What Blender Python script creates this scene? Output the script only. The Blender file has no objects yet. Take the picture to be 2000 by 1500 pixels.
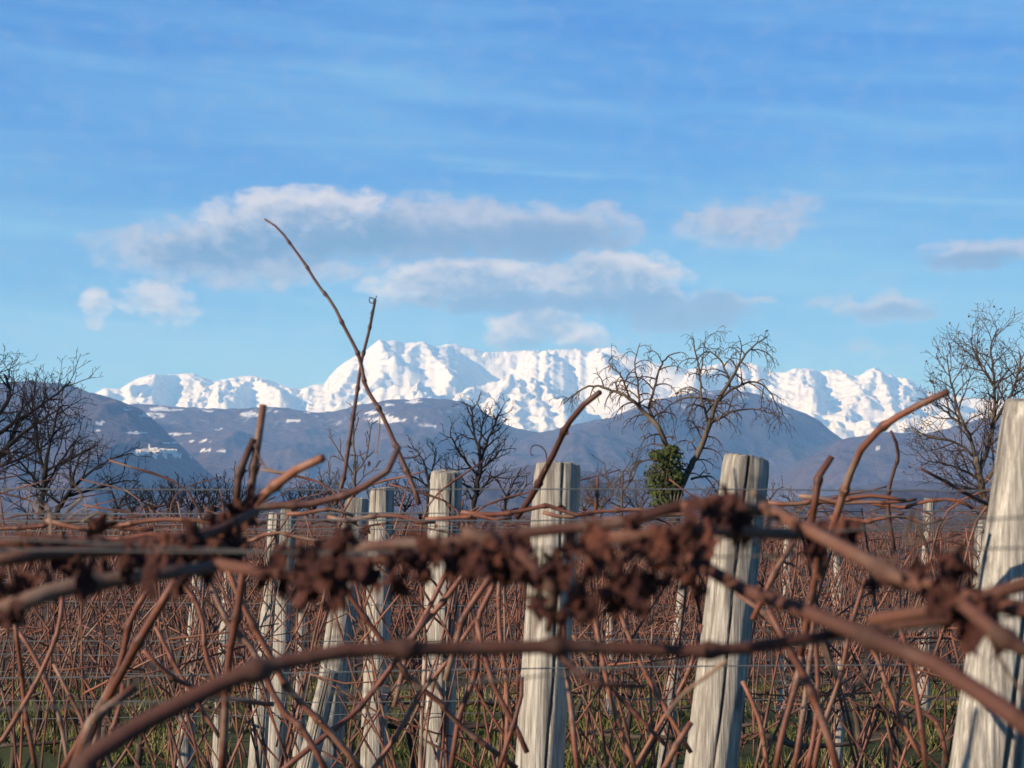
import bpy, math, random
import numpy as np
from mathutils import Vector, Matrix, Euler

# ------------------------------------------------------------------ camera, sky, sun, exposure
sc = bpy.context.scene
COL = sc.collection
F = 3867.0                      # focal length in pixels of the 2000 px wide photograph
HOR = 1040.0                    # row of the level horizon
PITCH = math.atan((HOR - 750) / F)
CAMZ = 1.6
cam_d = bpy.data.cameras.new('camera')
cam = bpy.data.objects.new('camera', cam_d)
COL.objects.link(cam)
cam.location = (0, 0, CAMZ)
cam.rotation_euler = (math.pi / 2 + PITCH, 0, 0)
cam_d.sensor_width = 36.0
cam_d.lens = F * 36 / 2000
cam_d.clip_start = 0.05
cam_d.clip_end = 120000
cam_d.dof.use_dof = True
cam_d.dof.focus_distance = 10.5
cam_d.dof.aperture_fstop = 15.5
sc.camera = cam

SUN_EL, SUN_AZ = 19.5, 238.0    # degrees; azimuth clockwise from +Y, the direction of view
sun_d = bpy.data.lights.new('sun', 'SUN')
sun_d.energy = 5.0
sun_d.angle = math.radians(0.5)
sun_d.color = (1.0, 0.95, 0.91)
sun = bpy.data.objects.new('sun', sun_d)
COL.objects.link(sun)
e, a = math.radians(SUN_EL), math.radians(SUN_AZ)
SUNV = Vector((math.sin(a) * math.cos(e), math.cos(a) * math.cos(e), math.sin(e)))
sun.rotation_euler = SUNV.to_track_quat('Z', 'Y').to_euler()
sun.location = (-30, -20, 30)

sc.view_settings.view_transform = 'Standard'
sc.view_settings.look = 'None'
sc.view_settings.exposure = 0.7
sc.view_settings.gamma = 1.0
sc.cycles.use_denoising = True
sc.cycles.max_bounces = 6
sc.cycles.diffuse_bounces = 3
sc.cycles.glossy_bounces = 2
sc.cycles.transmission_bounces = 2
sc.cycles.volume_bounces = 3
sc.cycles.transparent_max_bounces = 8

SP, CP = math.sin(PITCH), math.cos(PITCH)


def ray(px, py):
    xc, yc = (px - 1000) / F, (750 - py) / F
    return np.array([xc, CP - yc * SP, SP + yc * CP])


def P(px, py, y):
    """point of the place seen at a pixel of the photograph, y metres ahead"""
    d = ray(px, py)
    return np.array([0, 0, CAMZ]) + d * (y / d[1])


def ang(px, py):
    d = ray(px, py)
    return d[0] / d[1], d[2] / d[1]


# ------------------------------------------------------------------ node helpers
class NB:
    def __init__(self, tree):
        self.t = tree
        self.n = tree.nodes
        self.l = tree.links

    def put(self, sock, v):
        if isinstance(v, bpy.types.NodeSocket):
            self.l.new(v, sock)
        elif v is not None:
            sock.default_value = v

    def math(self, op, a, b=None, c=None, clamp=False):
        n = self.n.new('ShaderNodeMath')
        n.operation = op
        n.use_clamp = clamp
        for i, v in enumerate((a, b, c)):
            self.put(n.inputs[i], v)
        return n.outputs[0]

    def vmath(self, op, a, b=None):
        n = self.n.new('ShaderNodeVectorMath')
        n.operation = op
        self.put(n.inputs[0], a)
        if b is not None:
            self.put(n.inputs[1], b)
        return n.outputs[0]

    def noise(self, vec, scale, detail=4, rough=0.55, dist=0.0, dim='3D'):
        n = self.n.new('ShaderNodeTexNoise')
        n.noise_dimensions = dim
        self.put(n.inputs['Vector'], vec)
        n.inputs['Scale'].default_value = scale
        n.inputs['Detail'].default_value = detail
        n.inputs['Roughness'].default_value = rough
        n.inputs['Distortion'].default_value = dist
        return n.outputs['Fac']

    def ramp(self, fac, stops):
        n = self.n.new('ShaderNodeValToRGB')
        cr = n.color_ramp
        while len(cr.elements) < len(stops):
            cr.elements.new(0.5)
        for el, (p, c) in zip(cr.elements, stops):
            el.position = p
            el.color = (*c, 1) if len(c) == 3 else c
        self.put(n.inputs[0], fac)
        return n.outputs[0]

    def smooth(self, v, lo, hi, a=0.0, b=1.0):
        n = self.n.new('ShaderNodeMapRange')
        n.interpolation_type = 'SMOOTHSTEP'
        self.put(n.inputs[0], v)
        n.inputs[1].default_value = lo
        n.inputs[2].default_value = hi
        n.inputs[3].default_value = a
        n.inputs[4].default_value = b
        return n.outputs[0]

    def mix(self, f, a, b, mode='MIX'):
        n = self.n.new('ShaderNodeMix')
        n.data_type = 'RGBA'
        n.blend_type = mode
        self.put(n.inputs[0], f)
        for s, v in ((n.inputs[6], a), (n.inputs[7], b)):
            if isinstance(v, tuple) and len(v) == 3:
                v = (*v, 1)
            self.put(s, v)
        return n.outputs[2]

    def comb(self, x, y, z=0.0):
        n = self.n.new('ShaderNodeCombineXYZ')
        for i, v in enumerate((x, y, z)):
            self.put(n.inputs[i], v)
        return n.outputs[0]

    def sep(self, v):
        n = self.n.new('ShaderNodeSeparateXYZ')
        self.put(n.inputs[0], v)
        return n.outputs

    def coord(self, kind='Object'):
        return self.n.new('ShaderNodeTexCoord').outputs[kind]

    def attr(self, name):
        n = self.n.new('ShaderNodeAttribute')
        n.attribute_name = name
        return n.outputs['Fac']

    def rnd(self):
        return self.n.new('ShaderNodeObjectInfo').outputs['Random']

    def scalevec(self, v, s):
        n = self.n.new('ShaderNodeMapping')
        self.put(n.inputs[0], v)
        n.inputs['Scale'].default_value = s
        return n.outputs[0]


def material(name, rough=0.8, spec=0.3):
    m = bpy.data.materials.new(name)
    m.use_nodes = True
    b = NB(m.node_tree)
    bs = m.node_tree.nodes['Principled BSDF']
    bs.inputs['Roughness'].default_value = rough
    bs.inputs['Specular IOR Level'].default_value = spec
    return m, b, bs


def bump(b, bs, h, strength, dist):
    n = b.n.new('ShaderNodeBump')
    n.inputs['Strength'].default_value = strength
    n.inputs['Distance'].default_value = dist
    b.put(n.inputs['Height'], h)
    b.l.new(n.outputs[0], bs.inputs['Normal'])


# ------------------------------------------------------------------ the sky with its clouds (world)
world = bpy.data.worlds.new('World')
sc.world = world
world.use_nodes = True
world.cycles.sampling_method = 'MANUAL'
world.cycles.sample_map_resolution = 512
wb = NB(world.node_tree)
bg = world.node_tree.nodes['Background']
bg.inputs['Strength'].default_value = 0.1
sky = wb.n.new('ShaderNodeTexSky')
sky.sky_type = 'NISHITA'
sky.sun_disc = False
sky.sun_elevation = math.radians(SUN_EL)
sky.sun_rotation = math.radians(SUN_AZ)
sky.altitude = 2000
sky.air_density = 0.7
sky.dust_density = 0.0
sky.ozone_density = 4.0
# clear winter air: flatten the gradient (a thin even veil) and keep it blue
g0 = wb.vmath('MULTIPLY', sky.outputs[0], (0.1, 0.1, 0.1))
gam = wb.n.new('ShaderNodeGamma')
wb.l.new(g0, gam.inputs[0])
gam.inputs[1].default_value = 0.50
blue = wb.vmath('MULTIPLY', gam.outputs[0], (1.85, 4.4, 7.4))

dirv = wb.coord('Generated')
dx, dy, dz = wb.sep(dirv)
DEG = 180 / math.pi
AZ = wb.math('MULTIPLY', wb.math('ARCTAN2', dx, dy), DEG)
EL = wb.math('MULTIPLY', wb.math('ARCSINE', dz), DEG)


def azel(px, py):
    d = ray(px, py)
    d = d / np.linalg.norm(d)
    return math.degrees(math.atan2(d[0], d[1])), math.degrees(math.asin(d[2]))


PXD = math.degrees(1 / F)
# (px, py, rx, ry, weight) of cumulus: bright ones and flat grey ones
BRIGHT = [(590, 425, 190, 62, 0.9), (400, 470, 130, 42, .62), (930, 545, 190, 46, 1.0), (1185, 540, 150, 50, 1.0), (780, 560, 100, 34, .55),
          (1045, 632, 80, 38, 1.0), (1115, 655, 75, 28, .65), (190, 598, 48, 38, .55), (300, 578, 70, 42, .6), (335, 612, 60, 26, .4)]
GREY = [(470, 495, 270, 66, .85), (860, 447, 240, 62, .95), (1080, 458, 170, 52, .85), (1190, 430, 70, 40, .5), (700, 470, 240, 50, .7), (1060, 588, 330, 26, .8),
        (1330, 607, 140, 38, 1.0), (1230, 590, 170, 34, .7), (1450, 435, 130, 52, .66), (1540, 410, 60, 40, .4), (1895, 497, 105, 30, .75), (1960, 490, 60, 24, .6),
        (1735, 602, 88, 34, .7), (1620, 586, 56, 18, .38), (1490, 580, 36, 11, .38), (1700, 685, 80, 26, .3), (1010, 665, 70, 24, .5), (1150, 670, 90, 20, .45)]

grp = bpy.data.node_groups.new('cloud_cover', 'ShaderNodeTree')
grp.interface.new_socket('AzEl', in_out='INPUT', socket_type='NodeSocketVector')
grp.interface.new_socket('Bright', in_out='OUTPUT', socket_type='NodeSocketFloat')
for nm in ('Grey', 'Body', 'Shade'):
    grp.interface.new_socket(nm, in_out='OUTPUT', socket_type='NodeSocketFloat')
gb = NB(grp)
gi = gb.n.new('NodeGroupInput')
go = gb.n.new('NodeGroupOutput')
gvec = gi.outputs[0]
warp = gb.n.new('ShaderNodeTexNoise')
gb.l.new(gvec, warp.inputs['Vector'])
warp.inputs['Scale'].default_value = 0.9
warp.inputs['Detail'].default_value = 2
warp.noise_dimensions = '2D'
wv = gb.vmath('MULTIPLY', gb.vmath('SUBTRACT', warp.outputs['Color'], (0.5, 0.5, 0.5)), (1.3, 0.55, 0))
wvec = gb.vmath('ADD', gvec, wv)
gx, gy, _ = gb.sep(wvec)
nz = gb.noise(gb.scalevec(gvec, (1.0, 1.6, 1.0)), 1.15, 7, 0.62, dim='2D')


DARKS = [(1335, 612, 150, 36, 1.0), (1240, 600, 110, 26, .8), (1060, 470, 190, 40, .6), (860, 480, 230, 36, .45), (1900, 508, 110, 22, .7), (1750, 612, 90, 22, .6), (1100, 592, 260, 20, .5)]


def body(lst):
    tot = None
    for (px, py, rx, ry, w) in lst:
        ca, ce = azel(px, py)
        u = gb.math('MULTIPLY', gb.math('SUBTRACT', gx, ca), 1 / (rx * PXD * 1.25))
        v = gb.math('MULTIPLY', gb.math('SUBTRACT', gy, ce), 1 / (ry * PXD * 1.25))
        q = gb.math('MULTIPLY_ADD', u, u, gb.math('MULTIPLY', v, v))
        k = gb.math('MULTIPLY', gb.math('MAXIMUM', gb.math('SUBTRACT', 1.0, q), 0.0), w)
        tot = k if tot is None else gb.math('SMOOTH_MAX', tot, k, 0.15)
    return tot


def cover(tot):
    d = gb.math('MULTIPLY_ADD', gb.math('SUBTRACT', nz, 0.5), 1.8, gb.math('MULTIPLY', tot, 1.4))
    d = gb.math('MULTIPLY', gb.smooth(d, -0.04, 1.0), gb.smooth(tot, 0.0, 0.3))
    return d


tb, tg, td = body(BRIGHT), body(GREY), body(DARKS)
gb.l.new(cover(tb), go.inputs[0])
gb.l.new(cover(tg), go.inputs[1])
gb.l.new(gb.math('MULTIPLY_ADD', tg, .7, tb), go.inputs[2])
gb.l.new(td, go.inputs[3])

cvec = wb.comb(AZ, EL, 0.0)


def call(vec):
    n = wb.n.new('ShaderNodeGroup')
    n.node_tree = grp
    wb.l.new(vec, n.inputs[0])
    return n.outputs


b0, k0, _, shade = call(cvec)[:4]
thick = call(wb.vmath('ADD', cvec, (-0.16, 0.34, 0.0)))[2]     # how much cloud lies towards the sun
lit = wb.smooth(thick, 1.15, 0.2)
lit = wb.math('MULTIPLY', wb.math('MULTIPLY_ADD', wb.math('SUBTRACT', wb.noise(wb.scalevec(cvec, (1.0, 1.5, 1.0)), 1.7, 6, .62, dim='2D'), .5), 1.5, lit, clamp=True), wb.smooth(shade, 0.0, .6, 1.0, .15))
# high cirrus: long streaks sinking to the right
u = wb.math('MULTIPLY', AZ, 1 / PXD)
v = wb.math('MULTIPLY', EL, 1 / PXD)


WOB = wb.math('SUBTRACT', wb.noise(wb.comb(wb.math('MULTIPLY', u, .0022), wb.math('MULTIPLY', v, .004), 0.0), 1.0, 3, dim='2D'), .5)
ALO = wb.smooth(wb.noise(wb.comb(wb.math('MULTIPLY', wb.math('ADD', u, wb.math('MULTIPLY', v, -.07)), .0022), wb.math('MULTIPLY', wb.math('ADD', v, wb.math('MULTIPLY', u, .07)), .02), 0.0), 1.0, 5, dim='2D'), .25, .7)


def streak(x0, y0, x1, y1, width, op, seed):
    # gaussian across a line through two directions of the sky, fading at both ends
    a0, e0 = azel(x0, y0)
    a1, e1 = azel(x1, y1)
    a0, e0, a1, e1 = a0 / PXD, e0 / PXD, a1 / PXD, e1 / PXD
    m = (e1 - e0) / (a1 - a0)
    dd = wb.math('SUBTRACT', wb.math('MULTIPLY_ADD', WOB, -width * 2.2, v), wb.math('MULTIPLY_ADD', u, m, e0 - m * a0))
    gsn = wb.math('EXPONENT', wb.math('MULTIPLY', wb.math('MULTIPLY', dd, dd), -1 / (width * width)))
    mid, half = (a0 + a1) / 2, abs(a1 - a0) / 2
    q = wb.math('MULTIPLY', wb.math('SUBTRACT', u, mid), 1 / (half * 1.15))
    fade = wb.math('MAXIMUM', wb.math('SUBTRACT', 1.0, wb.math('POWER', wb.math('ABSOLUTE', q), 4.0)), 0.0)
    return wb.math('MULTIPLY', wb.math('MULTIPLY', gsn, fade), op * .72)


cir = None
for s in ((-300, 75, 1150, 165, 34, .19, 1), (600, 150, 2300, 255, 26, .17, 2), (-200, 120, 900, 215, 34, .15, 9), (-200, 245, 900, 285, 8, .28, 3), (850, 312, 1350, 350, 9, .30, 4), (880, 330, 1350, 352, 5, .40, 5),
          (1500, 372, 2300, 402, 7, .40, 6), (-200, 400, 420, 440, 38, .42, 7), (230, 322, 380, 326, 9, .45, 8), (250, 408, 520, 425, 8, .35, 10),
          (60, 620, 640, 655, 9, .32, 11), (-200, 570, 260, 640, 24, .25, 12), (1500, 470, 2200, 560, 70, .20, 13), (1350, 560, 1800, 640, 40, .20, 14), (1780, 205, 2300, 240, 10, .25, 15),
          (-200, 300, 100, 312, 8, .2, 16), (900, 470, 1700, 520, 50, .2, 17)):
    k = streak(*s)
    cir = k if cir is None else wb.math('ADD', cir, k)
cir = wb.math('MULTIPLY', cir, ALO)
rv = wb.comb(wb.math('MULTIPLY', wb.math('ADD', u, wb.math('MULTIPLY', v, -.07)), .0011), wb.math('MULTIPLY', wb.math('ADD', v, wb.math('MULTIPLY', u, .07)), .011), 0.0)
veil = wb.smooth(wb.noise(rv, 1.0, 4, .55, dim='2D'), .35, .8, 0.0, .30)
cir = wb.math('MINIMUM', wb.math('ADD', cir, veil), 0.8)
grad = wb.mix(wb.smooth(EL, 2.0, 15.5), (0.44, 0.75, 0.78), (0.07, 0.56, 0.92))
blue = wb.vmath('SCALE', wb.vmath('MULTIPLY', blue, grad))
wb.put(blue.node.inputs['Scale'], wb.smooth(EL, 17.0, 45.0, 1.0, 0.30))      # darker towards the zenith
skyc = wb.mix(cir, blue, (1.5, 3.6, 5.5))
dens = wb.math('MAXIMUM', b0, k0)
ccol = wb.mix(wb.math('MULTIPLY', lit, .85), (0.45, 0.85, 1.5), (3.1, 3.2, 3.85))
ccol = wb.mix(wb.math('MULTIPLY', wb.smooth(wb.math('SUBTRACT', b0, k0), -.2, .35), .55), ccol, wb.mix(lit, (1.5, 1.9, 2.75), (5.5, 5.4, 5.3)))
skyc = wb.mix(wb.math('MULTIPLY', dens, 0.93), skyc, ccol)
wb.l.new(skyc, bg.inputs['Color'])

# ------------------------------------------------------------------ mesh helpers
def new_mesh(name, V, Fc, attrs=None, smooth=True):
    me = bpy.data.meshes.new(name)
    V = np.asarray(V, dtype=np.float32).reshape(-1, 3)
    if isinstance(Fc, np.ndarray):
        nf, k = Fc.shape
        me.vertices.add(len(V))
        me.vertices.foreach_set('co', V.ravel())
        me.loops.add(nf * k)
        me.loops.foreach_set('vertex_index', Fc.astype(np.int32).ravel())
        me.polygons.add(nf)
        me.polygons.foreach_set('loop_start', np.arange(0, nf * k, k, dtype=np.int32))
        me.polygons.foreach_set('loop_total', np.full(nf, k, dtype=np.int32))
        me.update(calc_edges=True)
    else:
        me.from_pydata(V.tolist(), [], Fc)
        me.update()
    if smooth:
        me.polygons.foreach_set('use_smooth', np.ones(len(me.polygons), dtype=bool))
    for k, v in (attrs or {}).items():
        at = me.attributes.new(k, 'FLOAT', 'POINT')
        at.data.foreach_set('value', np.asarray(v, dtype=np.float32).ravel())
    me.validate()
    return me


def link(name, me, mat=None, parent=None, loc=None):
    o = bpy.data.objects.new(name, me)
    COL.objects.link(o)
    if mat is not None:
        me.materials.clear()
        me.materials.append(mat)
    if parent is not None:
        o.parent = parent
    if loc is not None:
        o.location = loc
    return o


def tag(o, label=None, cat=None, group=None, kind=None):
    for k, v in (('label', label), ('category', cat), ('group', group), ('kind', kind)):
        if v:
            o[k] = v
    return o


def thing(name, label, cat, loc=(0, 0, 0), group=None):
    o = bpy.data.objects.new(name, None)
    COL.objects.link(o)
    o.empty_display_size = 0.2
    o.location = loc
    return tag(o, label, cat, group)


# ------------------------------------------------------------------ noise in numpy
_rs = np.random.RandomState(7)
_perm = np.tile(_rs.permutation(512), 3)
_gr = _rs.rand(512) * 2 * np.pi
_gx, _gy = np.cos(_gr), np.sin(_gr)


def perlin(x, y):
    xi, yi = np.floor(x).astype(int), np.floor(y).astype(int)
    xf, yf = x - xi, y - yi
    u, v = xf * xf * xf * (xf * (xf * 6 - 15) + 10), yf * yf * yf * (yf * (yf * 6 - 15) + 10)

    def g(ix, iy, dx, dy):
        h = _perm[(_perm[ix & 511] + iy) & 511]
        return _gx[h] * dx + _gy[h] * dy
    n00, n10 = g(xi, yi, xf, yf), g(xi + 1, yi, xf - 1, yf)
    n01, n11 = g(xi, yi + 1, xf, yf - 1), g(xi + 1, yi + 1, xf - 1, yf - 1)
    return (n00 * (1 - u) + n10 * u) * (1 - v) + (n01 * (1 - u) + n11 * u) * v * 1.0


def fbm(x, y, o=5, g=0.5):
    t, am, f = 0, 1, 1
    for i in range(o):
        t = t + am * perlin(x * f + 17.3 * i, y * f - 9.1 * i)
        am *= g
        f *= 2.03
    return t


def ridged(x, y, o=6, g=0.5):
    """0 in gullies .. about 1 on sharp crests"""
    t, am, f, w, n = 0, 1, 1, 1, 0
    for i in range(o):
        r = 1 - np.abs(perlin(x * f + 31.7 * i, y * f + 5.3 * i)) * 1.9
        r = np.clip(r, 0, 1) ** 2
        t = t + r * am * w
        n += am
        w = np.clip(r * 1.6, 0, 1)
        am *= g
        f *= 2.07
    return t / n


def sst(x, a, b):
    t = np.clip((x - a) / (b - a), 0, 1)
    return t * t * (3 - 2 * t)


# ------------------------------------------------------------------ land: ground, hills, mountains
def prof(pts):
    aa = np.array([ang(*p) for p in pts])
    g = np.linspace(aa[0, 0], aa[-1, 0], 2400)
    v = np.interp(g, aa[:, 0], aa[:, 1])
    k = np.hanning(75)
    return g, v, np.convolve(np.pad(v, 37, mode='edge'), k / k.sum(), mode='valid')      # the skyline and a smoothed one


PR_M1 = prof([(-1400, 700), (-900, 740), (-500, 715), (-200, 755), (60, 790), (185, 768), (205, 757), (235, 760), (255, 746), (272, 738), (300, 730), (320, 732), (340, 731), (375, 728), (400, 738), (420, 745), (450, 738), (475, 735), (490, 733), (520, 740), (560, 756), (588, 760), (610, 752),
              (634, 750), (645, 732), (665, 713), (690, 697), (715, 684), (732, 670), (743, 661), (752, 667), (762, 665), (772, 664), (790, 671), (800, 668), (813, 669), (826, 666), (836, 671), (850, 678), (862, 675), (870, 672), (890, 671), (903, 678), (915, 680), (930, 682), (945, 688), (1000, 686), (1030, 684), (1060, 685), (1090, 682), (1130, 681), (1150, 688),
              (1165, 680), (1200, 678), (1215, 690), (1260, 703), (1300, 713), (1340, 722), (1380, 715), (1430, 705), (1480, 712), (1510, 726), (1530, 728), (1550, 720), (1580, 719), (1605, 726), (1625, 722), (1640, 722), (1665, 734), (1680, 733), (1695, 722), (1712, 717), (1726, 728), (1740, 732), (1752, 738), (1765, 737), (1785, 744), (1795, 760), (1850, 770), (1900, 778), (2000, 782), (2400, 740), (2900, 700), (3400, 730)])
PR_M2 = prof([(-1400, 800), (-500, 800), (0, 810), (180, 785), (215, 776), (245, 772), (270, 780), (300, 776), (340, 781), (380, 774), (400, 782), (430, 776), (455, 786), (480, 778), (520, 768), (545, 777), (570, 773), (600, 775), (640, 766), (680, 748), (700, 742), (745, 716), (775, 712), (800, 704), (830, 700), (848, 706), (862, 716), (880, 738), (900, 750), (920, 752), (940, 746), (960, 741), (1000, 737), (1040, 741), (1060, 752), (1085, 762), (1110, 772), (1180, 768), (1250, 775), (1300, 770), (1400, 755),
              (1480, 765), (1560, 790), (1640, 800), (1700, 792), (1760, 798), (1850, 796), (2000, 800), (2500, 790), (3400, 800)])
PR_H3 = prof([(-1400, 800), (-300, 840), (60, 830), (180, 800), (230, 792), (262, 788), (300, 789), (360, 795), (420, 797), (470, 799), (520, 794), (560, 796), (590, 801), (620, 806), (650, 802), (690, 793), (740, 783), (780, 779), (820, 778), (870, 779), (905, 784), (940, 798), (975, 825), (1010, 836), (1050, 844), (1080, 840), (1110, 832), (1150, 822), (1200, 815), (1260, 810), (1330, 800), (1450, 830), (1600, 900), (1800, 940), (2400, 930), (3400, 900)])
PR_H4 = prof([(-1400, 990), (900, 990), (1120, 900), (1200, 830), (1260, 800), (1300, 782), (1350, 768), (1390, 763), (1440, 760), (1480, 770), (1515, 783), (1545, 795), (1575, 806), (1600, 822), (1620, 838), (1645, 856), (1680, 868), (1760, 885), (1900, 900), (2400, 880), (3400, 850)])
PR_H2 = prof([(-1400, 600), (-900, 560), (-500, 640), (-200, 715), (-60, 742), (0, 746), (50, 744), (110, 747), (130, 757), (160, 765), (190, 778), (225, 806), (270, 846), (320, 890), (380, 930), (460, 968), (580, 994), (1000, 1010), (3400, 1010)])
PR_H5 = prof([(-1400, 1030), (1300, 1020), (1450, 960), (1560, 900), (1600, 882), (1640, 860), (1700, 847), (1740, 845), (1800, 846), (1850, 838), (1900, 820), (1960, 806), (2050, 796), (2400, 800), (3400, 760)])
PR_H6 = prof([(-1400, 1000), (-200, 1010), (120, 1020), (300, 985), (360, 972), (420, 960), (520, 978), (700, 975), (900, 930), (1060, 905), (1180, 925), (1300, 955), (1480, 1000), (1600, 985), (1650, 962), (1700, 945), (1760, 938), (1830, 943), (1900, 955), (2000, 962), (2400, 950), (3400, 930)])
PR_H1 = prof([(-1400, 1010), (0, 1015), (200, 1000), (300, 984), (380, 978), (450, 988), (600, 1005), (900, 1000), (1200, 1010), (1400, 1008), (1480, 1000), (1560, 985), (1640, 968), (1720, 958), (1800, 955), (1900, 965), (2000, 975), (2600, 960), (3400, 970)])
#        profile, distance, front depth, wobble of the distance, spur amplitude, spur width, front exponent
LAYERS = [(PR_M1, 24000, 7000, 900, 0.14, 1900, 0.8), (PR_M2, 19600, 5000, 700, 0.16, 1100, 0.9),
          (PR_H3, 11200, 4200, 500, 200, 1200, 1.0), (PR_H4, 10600, 3600, 400, 200, 1300, 1.0),
          (PR_H2, 8200, 3600, 500, 140, 1100, 1.0), (PR_H5, 8800, 3000, 300, 190, 900, 1.0),
          (PR_H6, 5600, 1900, 300, 110, 700, 1.1), (PR_H1, 2900, 1000, 150, 20, 350, 1.2)]


SPURS = [[(743, 661, 23200), (722, 690, 22700), (700, 706, 22300), (672, 736, 21700), (636, 768, 20700)], [(743, 661, 23200), (752, 678, 22600), (768, 700, 21900)], [(634, 748, 23400), (690, 697, 23500), (743, 661, 23200), (800, 668, 23500), (826, 666, 23300), (870, 672, 23900), (1000, 685, 24000), (1165, 681, 23800), (1200, 678, 23800)],
         [(826, 666, 23400), (800, 686, 22700), (770, 707, 22100), (738, 737, 21300), (690, 765, 20300), (640, 795, 19300)],
         [(826, 666, 23400), (850, 690, 22600), (868, 716, 21800), (882, 742, 21000), (870, 775, 19800)],
         [(1000, 736, 20400), (968, 770, 19400), (955, 815, 18200)], [(1015, 737, 20400), (1010, 780, 19200), (1018, 835, 17600)], [(1035, 740, 20400), (1052, 785, 19200), (1068, 840, 17600)], [(1052, 746, 20300), (1092, 790, 19100), (1118, 830, 17900)], [(985, 738, 20400), (930, 752, 20200), (890, 790, 19000)],
         [(1165, 680, 23600), (1190, 720, 22600), (1240, 760, 21400)], [(1060, 684, 23600), (1075, 715, 22800), (1060, 745, 22000)], [(1430, 705, 23600), (1400, 735, 22600), (1360, 765, 21500)], [(1550, 720, 23600), (1562, 755, 22500), (1590, 790, 21200)], [(1640, 721, 23600), (1672, 752, 22500), (1700, 792, 21000)],
         [(1712, 717, 23500), (1690, 752, 22400), (1650, 800, 20800), (1640, 840, 19200)], [(1712, 717, 23500), (1735, 760, 22000), (1750, 810, 20500)], [(340, 731, 23800), (300, 754, 22600), (246, 774, 21500)], [(375, 728, 23800), (400, 760, 22300), (382, 785, 21000)], [(490, 733, 23700), (470, 757, 22500), (452, 785, 21200)], [(490, 733, 23700), (535, 768, 22000), (560, 790, 20500)],
         [(290, 745, 23300), (275, 775, 21800), (280, 795, 20500)], [(430, 750, 22800), (425, 778, 21300), (430, 795, 20500)]]


def spur(pts, X, Y):
    """a crest line through given points of the range, its flanks falling away on both sides"""
    W = [P(*p) for p in pts]
    best = np.full(X.shape, -1e6)
    for a, c in zip(W[:-1], W[1:]):
        dx, dy = c[0] - a[0], c[1] - a[1]
        t = np.clip(((X - a[0]) * dx + (Y - a[1]) * dy) / (dx * dx + dy * dy), 0, 1)
        d = np.hypot(X - a[0] - t * dx, Y - a[1] - t * dy)
        best = np.maximum(best, a[2] + t * (c[2] - a[2]) - 0.58 * d)
    return best


def land(A, Y):
    """height of the land at (x = A*Y, y = Y), Y > 1000 m"""
    X = A * Y
    base = -110 + 40 * fbm(X / 2500, Y / 2500, 3) + 250 * sst(Y, 9000, 20000) - 90 * (1 - sst(Y, 1100, 2000))
    out = base + 880 * np.exp(-((X + 3100) / 900) ** 2 - ((Y - 5300) / 1200) ** 2)
    for i, (pr, D, W, wob, amp, sw, ex) in enumerate(LAYERS):
        big = i < 2
        Dl = D + wob * fbm(A * D / 2600 + 7 * i, A * 0 + 3.7 * i, 4)
        t = (Dl - Y) / W
        tf = np.clip(t, 0, 1)
        back = np.clip(-t / 0.8, 0, 1)
        wx = X + sw * 0.5 * fbm(X / (sw * 1.7) + i, Y / (sw * 1.7), 3)
        wy = Y + sw * 0.5 * fbm(X / (sw * 1.7) - 5, Y / (sw * 1.7) + i, 3)
        if big:
            s = np.interp(A, pr[0], pr[2])
            top = CAMZ + s * Dl * 0.93
            sh = np.where(t >= 0, 1 - tf ** ex, 1 - back ** 1.2)
            ca, sa = (.8, .6) if i == 0 else (.86, -.5)      # ridges run askew
            ux, uy = wx * ca + wy * sa, -wx * sa + wy * ca
            r = ridged(ux / sw + 3 * i, uy / (sw * 1.25), 7, 0.45)
            h = base + (top - base) * np.clip(sh, 0, 1) * (1 - amp + 1.25 * amp * r)
            if i == 1:
                for sp in SPURS:
                    h = np.maximum(h, spur(sp, X + 60 * fbm(X / 300, Y / 300, 5), Y + 60 * fbm(X / 380 + 7, Y / 380, 4)))
                r2 = ridged(ux / 420 + 9, uy / 560, 6, .55)
                k4 = fbm(X / 900, Y / 900 + 4, 3)
                r3 = ridged((wx * .7 - wy * .7) / 640 + 4, (wx * .7 + wy * .7) / 700, 6, .5)
                hh = np.maximum(out, h)
                m = np.clip((hh - base) / 900, 0, 1) * (0.35 + .65 * sst(fbm(X / 2600 + 3, Y / 2600, 2), -.25, .25))
                r4 = ridged(wx / 190 + .25 * k4, wy / 1100 + 3, 4, .55)
                hh = hh + (40 * (r2 - .55) + 34 * (r3 - .5) + 46 * (r4 - .5)) * m
                h = hh + 13 * np.sin(hh / 95 * 6.283 + 2.5 * fbm(X / 900, Y / 900, 2)) * m
        else:
            k = fbm(X / (2.6 * sw) + 11 * i, Y / (3.5 * sw) + 2.2, 3)
            Aw = A + np.where(t >= 0, tf ** 0.75, 0) * W / D * (0.6 * k + 0.05)
            s = np.interp(Aw, pr[0], pr[1])
            top = CAMZ + s * Dl
            if i < 6:
                top = top + 9 * fbm(Aw * D / 90 + i, A * 0 + 1.1, 3)
            sh = np.where(t >= 0, 1 - tf ** ex, 1 - back ** 1.2)
            h = base + (top - base) * sh
            r = ridged(wx / sw + 3 * i, wy / (sw * 2.0), 5, .48)
            room = np.clip((top - base) / (2.5 * amp + 1), 0, 1)
            wgt = np.where(t >= 0, sst(tf, 0.0, 0.22) * (1 - 0.5 * tf), sst(back, 0, .3)) * room
            h = h + amp * (r - 0.62) * wgt
        out = np.maximum(out, h)
    return out


def proj(X, Y, Z):
    Z = Z - CAMZ
    f = Y * CP + Z * SP
    return 1000 + F * X / f, 750 - F * (-Y * SP + Z * CP) / f


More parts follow.
